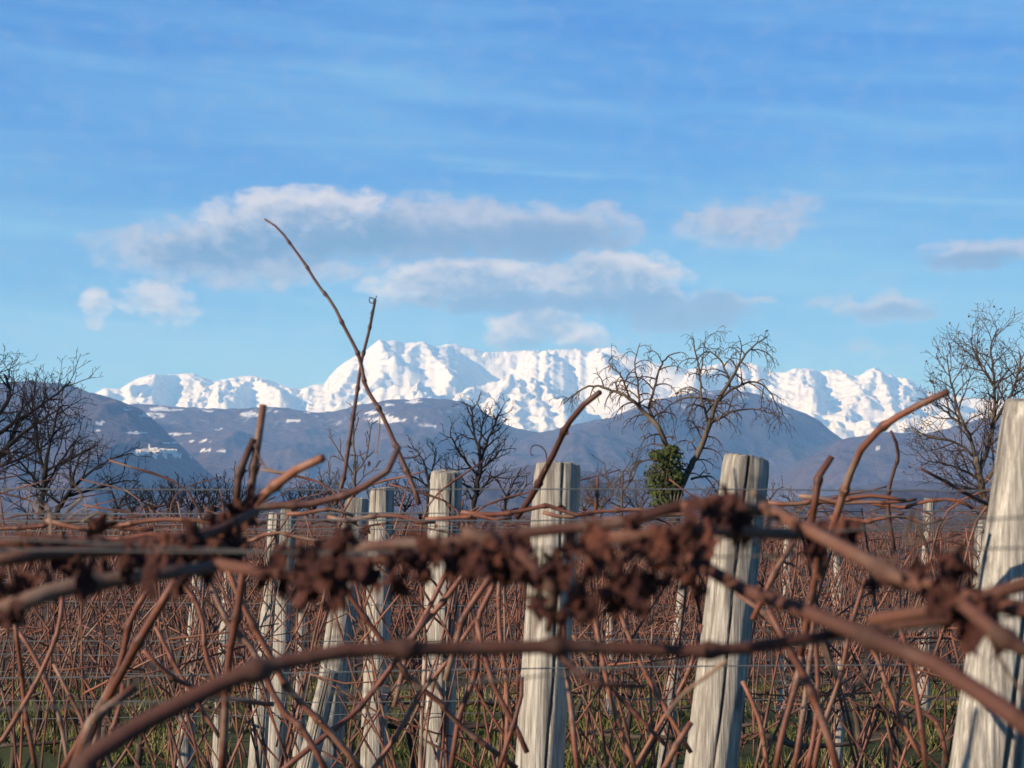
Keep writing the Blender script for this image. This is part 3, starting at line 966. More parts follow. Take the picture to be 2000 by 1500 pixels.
def vine_proto(seed, ncane, parts=True, rmul=1.0, sides=6, per=4, spread=.4):
    """meshes of one pruned-less winter vine: trunk, arms and canes, about its foot"""
    rs = np.random.RandomState(seed)
    res = []
    mb = MB()
    hz = rs.uniform(.66, .82)
    pts = [(0, 0, -.05), (rs.normal(0, .03), rs.normal(0, .02), .22), (rs.normal(0, .05), rs.normal(0, .02), .45), (rs.normal(0, .04), 0, hz)]
    p, r = catmull(pts, [.026 * rmul, .019 * rmul, .017 * rmul, .016 * rmul], 5)
    r = r * (1 + .22 * rs.normal(0, .5, len(r)))
    mb.tube(p, r, 8)
    head = np.array(pts[-1])
    for sg in (-1, 1):
        e = head + np.array([sg * rs.uniform(.3, .5), rs.normal(0, .03), rs.uniform(.02, .12)])
        q, r = catmull([head, head * .7 + e * .3 + rs.normal(0, .025, 3), head * .3 + e * .7 + rs.normal(0, .025, 3), e], [.014 * rmul, .010 * rmul, .009 * rmul, .006 * rmul], 5)
        mb.tube(q, r * (1 + .12 * rs.normal(0, 1, len(r))), 7)
    res.append(('trunk', mb))
    for k in range(ncane):
        sx = rs.uniform(-.48, .48)
        st = head + np.array([sx, rs.normal(0, .03), .06 + rs.uniform(-.02, .12)])
        lean = rs.normal(0, spread) + (-.25 * sx)
        L = rs.uniform(.65, 1.1)
        d = np.array([math.sin(lean), rs.normal(0, .12), math.cos(lean)])
        n = 5
        pt = [st]
        bendv = np.array([rs.normal(0, .10), rs.normal(0, .05), 0])
        for j in range(n):
            dd = d + bendv * (j / n) + rs.normal(0, .05, 3)
            if pt[-1][2] > 1.55:
                dd[2] = dd[2] * .25
                dd[0] = dd[0] * 1.5 + (.35 if lean > 0 else -.35)
            pt.append(pt[-1] + dd / np.linalg.norm(dd) * L / n)
        rad = np.linspace(rs.uniform(.0027, .0041), rs.uniform(.0016, .0024), n + 1) * rmul
        m2 = MB()
        p, r = catmull(pt, rad, per)
        for nd in range(3, len(p) - 1, 3):
            r[nd] *= 1.4
        nod = np.zeros(len(p))
        nod[3:len(p) - 1:3] = .9
        m2.tube(p, r, sides, node=nod)
        res.append(('cane', m2))
        if rs.rand() < .45:
            i = len(p) // 2
            lv = rs.uniform(.2, .4)
            dirn = np.array([rs.normal(0, .8), rs.normal(0, .3), rs.uniform(-.2, .8)])
            dirn /= np.linalg.norm(dirn)
            m2.tube([p[i], p[i] + dirn * lv * .5 + rs.normal(0, .01, 3), p[i] + dirn * lv], np.array([.003, .0024, .0016]) * rmul, 4)
    return res


def build_vine(protos, loc, rz, sc_, label, group, mats):
    root = thing('grapevine', label, 'grapevine', loc, group)
    root.rotation_euler = (0, 0, rz)
    root.scale = sc_
    for nm, me in protos:
        o = link(nm, me, None, root)
    return root


def place_all():
    rs = np.random.RandomState(77)
    near, far = [], []
    for k in range(6):
        lst = []
        for nm, mb in vine_proto(100 + k, 18, rmul=1.0):
            me = mb.mesh(nm)
            me.materials.append(M_old if nm == 'trunk' else M_cane)
            lst.append((nm, me))
        near.append(lst)
    for k in range(6):
        mbs = vine_proto(200 + k, 34, rmul=1.05, sides=4, per=2, spread=.3)
        tr, ca = MB(), MB()
        for nm, mb in mbs:
            tgt = tr if nm == 'trunk' else ca
            V = np.vstack(mb.v)
            tgt.faces(V, mb.f, np.concatenate(mb.a))
        a, c = tr.mesh('trunk'), ca.mesh('shoots')
        a.materials.append(M_old)
        c.materials.append(M_canefar)
        far.append([('trunk', a), ('shoots', c)])
    for ri, y in enumerate(ROWS[1:], 1):
        step = .58 if ri < 6 else .6
        hw = y * .265 + .5
        x = -hw + rs.uniform(0, .3)
        c = 0
        while x < hw:
            px = 1000 + x / y * F
            gaps = [w for w in POSTS if abs(w[4] - y) < .9 and abs(w[0][0] + (w[1][0] - w[0][0]) * .5 - px) < w[2] * .9]
            if not (ri >= 6 and 1480 < px < 1900 and rs.rand() < .35):
                loc = (x, y + rs.normal(0, .05) + (.16 if gaps else 0), 0.0)
                fl = rs.choice([-1, 1])
                scl = (fl * rs.uniform(.9, 1.1), rs.uniform(.9, 1.1), rs.uniform(.95, 1.03))
                if ri < 6:
                    n_p = 'leftmost' if False else None
                    side = place_words(px)
                    build_vine(near[rs.randint(6)], loc, rs.normal(0, .06), scl, 'bare grapevine, %s row, %s' % (ORD[ri], side), 'bare grapevines of the nearer rows', None)
                else:
                    build_vine(far[rs.randint(6)], loc, rs.normal(0, .06), scl, 'small bare reddish grapevine in the far rows behind the posts', 'bare grapevines in the far rows', None)
            x += step * rs.uniform(.85, 1.15)
            c += 1


def place_words(px):
    marks = [(-400, 'outside the left border'), (60, 'at the left border'), (230, 'well left of all posts'), (390, 'by the slim leftmost post'), (480, 'left of the close pair of posts'), (560, 'behind the close pair of posts'), (640, 'by the hard leaning post'), (735, 'by the narrow grey post'),
             (800, 'left of the straight flat topped post'), (860, 'behind the straight flat topped post'), (960, 'between flat topped and black topped posts'), (1070, 'behind the black topped post'), (1180, 'right of the black topped post'), (1290, 'below the large dried leaf clump'),
             (1390, 'left of the ivy tree post'), (1480, 'right of the ivy tree post'), (1630, 'by the crooked thin post'), (1760, 'below the curved red cane'), (1880, 'left of the thickest post'), (2000, 'by the thickest post'), (2400, 'outside the right border')]
    return min(marks, key=lambda q: abs(q[0] - px))[1]


place_all()
same = {}
for o in list(COL.objects):
    if o.name.startswith('grapevine') and o.get('group') == 'bare grapevines of the nearer rows':
        same.setdefault(o['label'], []).append(o)
for lab, lst in same.items():
    if len(lst) > 1:
        lst.sort(key=lambda o: o.location.x)
        words = {2: ['left', 'right'], 3: ['left', 'middle', 'right']}.get(len(lst), ['first', 'second', 'third', 'fourth', 'fifth', 'sixth', 'seventh', 'eighth'])
        for o, w in zip(lst, words):
            o['label'] = lab + ', %s of %s' % (w, {2: 'two', 3: 'three', 4: 'four', 5: 'five', 6: 'six'}.get(len(lst), 'several'))

# ------------------------------------------------------------------ second row: the canes one can follow with the eye
# each: pixels along the cane, distance at both ends, width in px at both ends
C2 = [  # (points, d0, d1, w0, w1, zone)
    ([(818, 985), (808, 950), (790, 910), (775, 880), (748, 818), (718, 762), (703, 705), (673, 638), (648, 590), (617, 552), (575, 487), (545, 447), (517, 428)], 3.9, 4.0, 11, 4, 2),
    ([(655, 985), (668, 940), (680, 880), (688, 820), (695, 760), (702, 720), (708, 690), (722, 640), (733, 585)], 4.0, 4.15, 9, 5.5, 2),
    ([(1010, 1010), (1035, 975), (1050, 950), (1065, 918), (1085, 880), (1100, 846), (1130, 802), (1172, 766)], 3.9, 3.6, 14, 11, 3),
    ([(1618, 1060), (1640, 980), (1662, 918), (1690, 868), (1740, 826), (1790, 795), (1852, 765)], 3.0, 2.8, 16, 13, 5),
    ([(1585, 1020), (1593, 985), (1604, 932), (1625, 893)], 3.0, 3.0, 15, 13, 5),
    ([(1747, 1075), (1738, 1000), (1742, 940), (1755, 884), (1740, 842)], 4.6, 4.5, 8, 6, 5),
    ([(1930, 985), (1860, 950), (1800, 916)], 4.6, 4.5, 8, 6, 5),
    ([(484, 990), (490, 960), (497, 905), (505, 850), (514, 790)], 2.5, 2.5, 17, 15, 1),
    ([(462, 985), (466, 950), (480, 900), (495, 856)], 2.5, 2.5, 16, 14, 1),
    ([(425, 1045), (470, 1010), (510, 975), (545, 948), (580, 920), (606, 908), (630, 895)], 2.1, 2.0, 20, 17, 1),
    ([(440, 1012), (500, 990), (600, 985), (660, 972), (700, 958), (735, 937), (762, 915), (780, 870)], 2.2, 2.2, 16, 12, 1),
    ([(1163, 1000), (1165, 965), (1167, 932)], 4.4, 4.4, 8, 6, 3),
    ([(345, 1130), (241, 1308), (196, 1385), (150, 1500)], 2.6, 2.8, 17, 17, 0),
    ([(294, 1143), (259, 1203), (241, 1276), (217, 1336), (180, 1420), (125, 1500)], 3.0, 3.1, 12, 13, 0),
    ([(122, 1165), (115, 1224), (87, 1297), (21, 1423), (-20, 1470)], 3.2, 3.2, 9, 10, 0),
    ([(30, 1220), (38, 1287), (47, 1350), (70, 1500)], 3.2, 3.3, 9, 10, 0),
    ([(31, 1227), (63, 1276), (101, 1367), (122, 1437), (133, 1500)], 3.3, 3.3, 9, 9, 0),
    ([(105, 1297), (157, 1395), (185, 1500)], 3.4, 3.4, 8, 8, 0),
    ([(478, 1090), (469, 1168), (451, 1270), (444, 1350), (434, 1510)], 2.4, 2.5, 15, 16, 1),
    ([(440, 1100), (476, 1182), (525, 1276), (560, 1340), (640, 1420), (710, 1510)], 2.7, 2.8, 12, 14, 1),
    ([(330, 1080), (353, 1136), (392, 1200), (406, 1290), (434, 1360)], 3.3, 3.3, 9, 10, 1),
    ([(390, 1090), (413, 1140), (451, 1210), (497, 1270), (546, 1378), (595, 1424), (640, 1510)], 3.1, 3.1, 11, 13, 1),
    ([(304, 1224), (340, 1290), (367, 1340), (430, 1440)], 3.4, 3.4, 9, 9, 0),
    ([(280, 1270), (329, 1315), (371, 1340), (455, 1367), (535, 1376)], 3.3, 3.4, 9, 9, 1),
    ([(241, 1336), (231, 1385), (206, 1451), (190, 1510)], 3.2, 3.2, 10, 10, 0),
    ([(196, 1395), (185, 1455), (172, 1510)], 2.8, 2.8, 13, 13, 0),
    ([(265, 1340), (192, 1395), (157, 1437), (140, 1510)], 2.3, 2.3, 18, 19, 0),
    ([(545, 1510), (630, 1441), (701, 1385), (782, 1280), (840, 1200)], 3.2, 3.3, 12, 10, 2),
    ([(724, 1510), (789, 1410), (827, 1350), (873, 1294), (930, 1210)], 3.3, 3.3, 11, 9, 2),
    ([(660, 1130), (720, 1215), (771, 1283), (810, 1332), (859, 1367), (890, 1402), (936, 1441), (1010, 1500)], 3.3, 3.4, 10, 11, 2),
    ([(873, 1115), (834, 1196), (800, 1265), (770, 1380)], 3.4, 3.4, 10, 10, 2),
    ([(930, 1085), (915, 1108), (859, 1185), (806, 1248), (740, 1340)], 3.4, 3.4, 11, 10, 2),
    ([(970, 1110), (957, 1130), (915, 1189), (897, 1238), (870, 1330)], 3.1, 3.1, 13, 12, 3),
    ([(975, 1110), (967, 1140), (939, 1196), (930, 1315), (897, 1402), (880, 1510)], 3.4, 3.4, 11, 11, 3),
    ([(930, 1210), (946, 1283), (971, 1360), (1000, 1406), (1030, 1470)], 3.3, 3.3, 11, 11, 3),
    ([(977, 1090), (978, 1150), (978, 1245), (988, 1350), (985, 1500)], 3.7, 3.7, 8, 9, 3),
    ([(1100, 1200), (1104, 1283), (1111, 1350), (1121, 1455), (1130, 1510)], 3.4, 3.4, 10, 11, 3),
    ([(1160, 1200), (1177, 1283), (1191, 1350), (1209, 1413), (1244, 1510)], 3.5, 3.5, 9, 10, 3),
    ([(1190, 1130), (1209, 1189), (1230, 1245), (1254, 1308), (1300, 1381), (1350, 1470)], 3.6, 3.6, 9, 9, 4),
    ([(1120, 1240), (1146, 1283), (1202, 1353), (1265, 1420), (1300, 1455)], 3.6, 3.6, 9, 9, 3),
    ([(1020, 1322), (1018, 1360), (995, 1434), (975, 1500)], 3.3, 3.3, 8, 9, 3),
    ([(1500, 1190), (1535, 1254), (1571, 1317), (1601, 1390), (1630, 1474), (1640, 1520)], 2.4, 2.4, 15, 17, 5),
    ([(1580, 1200), (1564, 1265), (1553, 1320), (1527, 1427), (1514, 1510)], 2.8, 2.8, 12, 13, 5),
    ([(1606, 1030), (1604, 1053), (1593, 1133), (1582, 1188), (1564, 1280)], 2.3, 2.4, 15, 14, 5),
    ([(1590, 1180), (1586, 1254), (1575, 1346), (1568, 1401), (1550, 1510)], 3.1, 3.1, 10, 11, 5),
    ([(1588, 1150), (1593, 1221), (1597, 1317), (1593, 1408), (1576, 1510)], 3.3, 3.3, 9, 10, 5),
    ([(1750, 1200), (1773, 1280), (1791, 1364), (1810, 1510)], 3.2, 3.2, 10, 11, 5),
    ([(1689, 1250), (1722, 1298), (1762, 1408), (1800, 1480)], 3.4, 3.4, 9, 9, 5),
    ([(1440, 1160), (1461, 1174), (1505, 1210), (1535, 1254)], 2.9, 2.9, 10, 11, 4),
    ([(1550, 1060), (1542, 1075), (1524, 1100), (1498, 1152), (1470, 1210)], 2.6, 2.6, 12, 12, 4),
    ([(1350, 1410), (1325, 1450), (1295, 1505)], 3.0, 3.0, 12, 12, 4),
    ([(1760, 1370), (1810, 1395), (1835, 1430), (1850, 1490)], 3.6, 3.6, 8, 9, 5),
    ([(1690, 1130), (1660, 1230), (1640, 1320), (1600, 1440), (1590, 1510)], 3.4, 3.4, 9, 10, 5),
    ([(1450, 1330), (1480, 1400), (1500, 1510)], 3.6, 3.6, 9, 9, 4),
    ([(1240, 1500), (1300, 1400), (1345, 1310), (1370, 1220)], 3.7, 3.7, 9, 8, 4),
]
# long shoots tied along the top wires
for (x0, x1, yy, d, w) in ((-40, 300, 1028, 3.3, 9), (90, 520, 1022, 3.2, 10), (560, 690, 1000, 4.0, 9), (640, 850, 1014, 3.6, 10), (830, 1000, 1010, 3.7, 9), (900, 1160, 1002, 3.8, 10), (1060, 1330, 1000, 4.0, 8), (1180, 1420, 1010, 3.6, 9),
                           (1500, 1790, 982, 4.4, 9), (1560, 1770, 972, 4.3, 10), (1620, 1840, 1012, 4.6, 9), (1700, 1900, 985, 4.6, 8), (150, 420, 1052, 3.0, 10), (-30, 200, 1070, 3.0, 9), (420, 640, 1050, 3.4, 9)):
    rs_ = np.random.RandomState(int(x0 + 999))
    n = 7
    xs = np.linspace(x0, x1, n)
    z = 0 if x0 < 1000 else 2
    zone = min(range(6), key=lambda q: abs((130, 400, 720, 1060, 1370, 1720)[q] - (x0 + x1) / 2))
    C2.append(([(x, yy + rs_.normal(0, 3.5) + 6 * math.sin(k * 1.3)) for k, x in enumerate(xs)], d, d, w, w * .7, zone))

ZONES = [(60, 'at the left border, its shoots fanning in front of the hazy hills'), (430, 'left of the posts, with two upright stubs and a pale dried tip'), (760, 'that sends two tall crossing canes up into the sky'),
         (1090, 'before the black topped post with one curved upright cane'), (1390, 'below the dried leaf clump with short diagonal shoots'), (1700, 'on the right with a long cane curving up to the right')]
ZW = ['reddish bare grapevine at the left border with fanning canes low down', 'bare grapevine left of the posts with two short upright stubs', 'bare grapevine sending two tall crossing canes up into the sky',
      'bare grapevine with one curved cane rising before the black topped post', 'bare grapevine with short diagonal shoots under the dried leaf clump', 'bare grapevine on the right whose thick cane curves up to the right']
GV = 'bare grapevines of the row just behind the blurred one'
Y2 = 3.3
roots2 = []
for k in range(6):
    p = P(ZONES[k][0], 1040, Y2)
    loc = (float(p[0]), Y2, 0.0)
    r = thing('grapevine', ZW[k], 'grapevine', loc, GV)
    roots2.append((r, loc))
    rs_ = np.random.RandomState(300 + k)
    mb = MB()
    pts = [(loc[0], Y2, -.05), (loc[0] + .03, Y2 + .02, .3), (loc[0] - .02, Y2, .6), (loc[0] + .02, Y2, .9), (loc[0] - .03, Y2, 1.02)]
    pp, rr = catmull(pts, [.035, .027, .024, .022, .02], 6)
    mb.tube(pp, rr * (1 + .1 * rs_.normal(0, 1, len(rr))), 10)
    for sg in (-1, 1):
        q, r2 = catmull([pts[-1], (loc[0] + sg * .15, Y2 - .05, 1.07), (loc[0] + sg * .32, Y2 - .02, 1.10)], [.018, .014, .011], 5)
        mb.tube(q, r2, 8)
    link('trunk', mb.mesh('trunk', loc), M_old, r)
for q, (pts, d0, d1, w0, w1, zone) in enumerate(C2):
    r, loc = roots2[zone]
    rs_ = np.random.RandomState(500 + q)
    n = len(pts)
    W = [P(px, py, d0 + (d1 - d0) * k / (n - 1)) for k, (px, py) in enumerate(pts)]
    dm = (d0 + d1) / 2
    rad = np.linspace(w0, w1, n) / 2 * dm / F
    link('cane', cane_mesh('cane', W, rad, rs_, loc, per=6), M_caneshade if q in (0, 1, 2, 5, 6, 8, 10) else M_cane, r)


def tendril(zone_root, loc, pts, d, w, mat=None):
    W = [P(px, py, d + .01 * math.sin(k)) for k, (px, py) in enumerate(pts)]
    p, r = catmull(W, np.linspace(w, w * .6, len(W)) / 2 * d / F, 6)
    mb = MB()
    mb.tube(p, r, 6)
    return link('tendril', mb.mesh('tendril', loc), mat or M_tend, zone_root)


r, loc = roots2[2]
tendril(r, loc, [(733, 590), (729, 583), (722, 582), (722, 590), (728, 592), (731, 585), (736, 580), (734, 578)], 4.1, 2.6, M_old)
tendril(r, loc, [(731, 600), (727, 606), (724, 613), (726, 618), (722, 621)], 4.1, 2.6, M_old)
tendril(r, loc, [(742, 822), (740, 850), (736, 880), (738, 890)], 3.95, 3)
tendril(r, loc, [(683, 888), (700, 890), (716, 882), (720, 870)], 4.0, 2.5, M_cane)
tendril(r, loc, [(778, 893), (800, 894), (815, 890), (824, 880), (822, 874)], 3.95, 2.5, M_cane)
r, loc = roots2[3]
tendril(r, loc, [(1064, 920), (1067, 902), (1066, 884), (1056, 872), (1042, 870), (1036, 880), (1038, 889), (1042, 888)], 3.75, 3)
r, loc = roots2[1]
tendril(r, loc, [(498, 868), (506, 892), (518, 912), (536, 920), (552, 922), (572, 922), (590, 914)], 2.3, 5)
r, loc = roots2[4]
tendril(r, loc, [(1526, 1098), (1546, 1102), (1560, 1112)], 2.6, 6, M_old)
tendril(r, loc, [(1524, 1098), (1506, 1090), (1492, 1078)], 2.6, 6, M_old)
r, loc = roots2[0]
tendril(r, loc, [(130, 1000), (146, 985), (160, 968), (140, 940), (118, 925)], 2.2, 7)
tendril(r, loc, [(100, 1050), (98, 1010), (90, 985), (74, 975), (68, 990), (84, 1000), (100, 996)], 1.9, 7)
tendril(r, loc, [(160, 1020), (190, 1003), (215, 1012), (232, 1030)], 2.4, 6)

# ------------------------------------------------------------------ dried leaves
def leaf_mesh(seed):
    rs = np.random.RandomState(seed)
    nr, nt = 7, 40
    th = np.linspace(0, 2 * np.pi, nt, endpoint=False)
    lob = 0.72 + 0.20 * np.cos(5 * th) + 0.07 * np.cos(13 * th + 1) + 0.05 * rs.normal(0, 1, nt)
    lob *= 1 - 0.55 * np.exp(-((th - np.pi) / .28) ** 2)
    R = np.linspace(0.06, 1, nr)
    X = R[:, None] * lob[None, :] * np.cos(th)
    Y = R[:, None] * lob[None, :] * np.sin(th)
    # curl the blade about its midrib and roll its edges, then crumple
    c = rs.uniform(.7, 1.9)
    Yc = np.sin(Y * c) / c
    Z = (1 - np.cos(Y * c)) / c
    k = rs.uniform(.3, 1.2)
    Xc = np.sin(X * k) / k
    Z = Z + (1 - np.cos(X * k)) / k * rs.choice([-1, 1])
    ph = rs.uniform(0, 50)
    Z = Z + .30 * fbm(X * 2.2 + ph, Y * 2.2, 3)
    Xc = Xc + .18 * fbm(X * 2.4 + ph + 9, Y * 2.4 + 3, 3)
    Yc = Yc + .18 * fbm(X * 2.4 + ph - 9, Y * 2.4 + 7, 3)
    V = np.stack([Xc, Yc, Z], -1).reshape(-1, 3)
    i = np.arange(nr - 1)[:, None] * nt + np.arange(nt)[None, :]
    j = np.arange(nr - 1)[:, None] * nt + (np.arange(nt)[None, :] + 1) % nt
    Fc = np.stack([i, j, j + nt, i + nt], -1).reshape(-1, 4).tolist()
    Fc.append(list(range(nt))[::-1])
    mb = MB()
    mb.faces(V, Fc)
    mb.tube([(-.05, 0, 0), (-.5, .05, .12), (-.95, .02, .3)], [.03, .025, .022], 5)
    me = mb.mesh('dried_leaf')
    me.materials.append(M_leaf)
    return me


LEAVES = [leaf_mesh(900 + k) for k in range(9)]


def leaf(root, loc, px, py, d, size, rs):
    p = P(px, py, d) - np.asarray(loc)
    o = link('dried_leaf', LEAVES[rs.randint(len(LEAVES))], None, root, tuple(p))
    o.rotation_euler = (rs.uniform(0, 6.28), rs.normal(1.57, .6), rs.uniform(0, 6.28)) if rs.rand() < .6 else tuple(rs.uniform(0, 6.28, 3))
    s = size * d / F
    o.scale = (s * rs.uniform(.9, 1.3), s * rs.uniform(.55, .95), s * rs.uniform(.6, 1.1))
    return o


# ------------------------------------------------------------------ the blurred foreground row, about a metre away
FG = [  # points, d0, d1, w0, w1, vine
    ([(130, 1560), (200, 1482), (285, 1418), (370, 1368), (450, 1325), (545, 1294), (640, 1273), (745, 1262), (890, 1266), (1038, 1270), (1250, 1271), (1443, 1267), (1540, 1254), (1640, 1236), (1700, 1228)], 1.02, 1.15, 38, 21, 0),
    ([(-60, 1215), (40, 1185), (120, 1160), (200, 1148), (330, 1120), (420, 1108)], 1.15, 1.2, 36, 26, 0),
    ([(-40, 1100), (100, 1082), (250, 1078), (340, 1060), (420, 1040), (500, 1000)], 1.3, 1.5, 24, 20, 0),
    ([(-40, 1060), (100, 1052), (230, 1062), (330, 1052), (470, 1020)], 1.45, 1.5, 20, 18, 0),
    ([(420, 1100), (560, 1120), (680, 1095), (760, 1080), (900, 1078), (1040, 1065)], 1.2, 1.2, 24, 22, 1),
    ([(620, 1075), (760, 1055), (900, 1043), (1060, 1027), (1190, 1020), (1290, 1000), (1350, 983)], 1.25, 1.2, 23, 24, 1),
    ([(905, 1040), (940, 1046), (975, 1062), (1010, 1090)], 1.15, 1.15, 28, 20, 1),
    ([(1010, 1075), (1045, 1105), (1080, 1150), (1088, 1195), (1072, 1235)], 1.1, 1.12, 22, 16, 1),
    ([(1070, 1262), (1080, 1310), (1150, 1335), (1260, 1342)], 1.4, 1.4, 12, 10, 1),
    ([(1330, 990), (1390, 975), (1440, 985), (1490, 1000)], 1.2, 1.2, 26, 24, 1),
    ([(1180, 1052), (1300, 1040), (1400, 1035), (1480, 1038), (1560, 1045)], 1.15, 1.2, 24, 22, 1),
    ([(1345, 1090), (1420, 1140), (1500, 1166), (1560, 1188), (1620, 1214), (1700, 1245), (1770, 1275), (1850, 1306), (1920, 1355), (2000, 1412), (2080, 1470)], 1.15, 1.0, 28, 38, 2),
    ([(1490, 990), (1560, 1012), (1630, 1055), (1700, 1085), (1780, 1125), (1850, 1150), (1920, 1172), (2040, 1200)], 1.2, 1.05, 26, 34, 2),
    ([(1610, 1040), (1604, 1080), (1600, 1130)], 1.3, 1.3, 20, 14, 2),
    ([(1700, 1210), (1780, 1198), (1850, 1180), (1920, 1165), (2040, 1130)], 1.1, 1.05, 24, 28, 2),
    ([(1880, 1180), (1940, 1225), (2040, 1290)], 1.02, 1.0, 26, 30, 2),
    ([(1600, 1240), (1700, 1222), (1800, 1212), (1900, 1208)], 1.14, 1.1, 16, 18, 2),
]
FGL = ['blurred foreground grapevine on the left whose thick arching cane crosses the whole picture', 'blurred foreground grapevine in the middle hung with many crumpled dark leaves', 'blurred foreground grapevine on the right with thick canes crossing before the thickest post']
FGX = [-.36, .07, .34]
M_fg = cane_material('foreground_cane', (0.060, 0.022, 0.017), (0.105, 0.040, 0.028), (0.15, 0.062, 0.040), (0.17, 0.12, 0.095), .78)
rootsf = []
for k in range(3):
    loc = (FGX[k], 1.12, 0.0)
    r = thing('grapevine', FGL[k], 'grapevine', loc, 'blurred grapevines of the foreground row')
    rootsf.append((r, loc))
    rs_ = np.random.RandomState(700 + k)
    mb = MB()
    x0 = loc[0]
    pp, rr = catmull([(x0, 1.12, -.05), (x0 + .03, 1.14, .35), (x0 - .03, 1.11, .7), (x0, 1.12, 1.0), (x0 + .01, 1.12, 1.28)], [.035, .028, .025, .022, .014], 6)
    mb.tube(pp, rr * (1 + .1 * rs_.normal(0, 1, len(rr))), 10)
    link('trunk', mb.mesh('trunk', loc), M_old, r)
for q, (pts, d0, d1, w0, w1, z) in enumerate(FG):
    r, loc = rootsf[z]
    n = len(pts)
    W = [P(px, py, d0 + (d1 - d0) * k / (n - 1)) for k, (px, py) in enumerate(pts)]
    rad = np.linspace(w0, w1, n) / 2 * ((d0 + d1) / 2) / F
    rs_ = np.random.RandomState(800 + q)
    if q == 0:
        W[0] = W[0] + np.array([0, .02, -.06])
    link('cane', cane_mesh('cane', W, rad, rs_, loc, per=6, sides=14, node_every=.088, swell=1.7, ndw=2.2, jitter=.0012), M_fg, r)
r, loc = rootsf[2]
tendril(r, loc, [(1598, 1232), (1612, 1272), (1630, 1310), (1652, 1336), (1676, 1338), (1690, 1310), (1692, 1260), (1684, 1225)], 1.25, 10)
tendril(r, loc, [(1470, 960), (1496, 985), (1503, 1015), (1490, 1050), (1476, 1062)], 1.2, 12)
tendril(r, loc, [(1780, 1000), (1775, 1030), (1765, 1050), (1782, 1062), (1800, 1050), (1796, 1020), (1785, 1005)], 1.3, 9, M_old)
tendril(r, loc, [(1930, 1240), (1960, 1300), (2010, 1370)], 1.2, 9)
r, loc = rootsf[1]
tendril(r, loc, [(1420, 1290), (1380, 1320), (1330, 1360), (1300, 1400)], 1.5, 9)
tendril(r, loc, [(1060, 1140), (1050, 1170), (1062, 1200), (1080, 1215)], 1.2, 14, M_old)
rs_ = np.random.RandomState(31)
CL = [  # leaf clumps: centre px, spread px, number, distance, vine
    (1180, 1080, 60, 32, 10, 1.12, 1), (1110, 1120, 50, 45, 9, 1.12, 1), (1250, 1110, 60, 45, 12, 1.12, 1), (1310, 1070, 45, 40, 8, 1.14, 1), (1140, 1190, 34, 34, 6, 1.1, 1), (1230, 1160, 50, 25, 6, 1.1, 1),
    (650, 1105, 50, 40, 9, 1.16, 1), (580, 1130, 45, 24, 6, 1.18, 1), (620, 1160, 30, 20, 3, 1.16, 1), (780, 1110, 40, 30, 7, 1.15, 1), (850, 1085, 40, 25, 5, 1.15, 1), (950, 1080, 45, 30, 8, 1.14, 1), (1010, 1095, 35, 30, 6, 1.14, 1), (700, 1130, 40, 26, 5, 1.16, 1),
    (1400, 995, 40, 16, 8, 1.18, 1), (1440, 1035, 40, 12, 6, 1.2, 1), (1060, 1160, 15, 40, 4, 1.14, 1), (540, 1105, 30, 22, 5, 1.2, 1), (1345, 1130, 22, 30, 4, 1.14, 1), (890, 1110, 30, 20, 4, 1.16, 1),
    (40, 1150, 60, 18, 5, 1.2, 0), (20, 1195, 30, 14, 4, 1.15, 0), (160, 1128, 60, 20, 7, 1.2, 0), (270, 1112, 60, 22, 7, 1.2, 0), (370, 1095, 50, 24, 6, 1.22, 0), (110, 1075, 70, 14, 6, 1.4, 0), (440, 1050, 40, 25, 9, 1.5, 0), (330, 1075, 50, 16, 5, 1.35, 0), (190, 1035, 20, 10, 3, 1.7, 0), (460, 1015, 25, 16, 4, 1.6, 0),
    (1900, 1245, 26, 34, 5, 1.08, 2), (1850, 1110, 34, 16, 5, 1.1, 2), (1860, 1160, 40, 24, 5, 1.08, 2), (1640, 1045, 40, 14, 4, 1.25, 2), (1760, 1130, 40, 12, 4, 1.15, 2), (1930, 1200, 24, 20, 3, 1.06, 2), (1590, 1065, 20, 20, 3, 1.25, 2)]
for (cx, cy, sx, sy, n, d, z) in CL:
    r, loc = rootsf[z]
    for k in range(int(n * (1.6 if 1030 < cx < 1360 and cy > 1040 else 1.7))):
        leaf(r, loc, cx + rs_.normal(0, .62) * sx, cy + rs_.normal(0, .62) * sy, d + rs_.normal(0, .03), rs_.uniform(24, 50), rs_)
# a few dried leaves on the row behind
for (cx, cy, d, z, s) in ((715, 1035, 3.7, 2, 14), (705, 1045, 3.7, 2, 12), (690, 1022, 3.7, 2, 12), (820, 1010, 3.9, 2, 12), (850, 1025, 3.9, 2, 11), (1100, 990, 3.9, 3, 12), (250, 1065, 3.1, 0, 14), (220, 1075, 3.1, 0, 13), (70, 1055, 3.1, 0, 14), (545, 1035, 3.3, 1, 13), (722, 906, 4.0, 2, 7)):
    r, loc = roots2[z]
    leaf(r, loc, cx, cy, d, s, rs_)

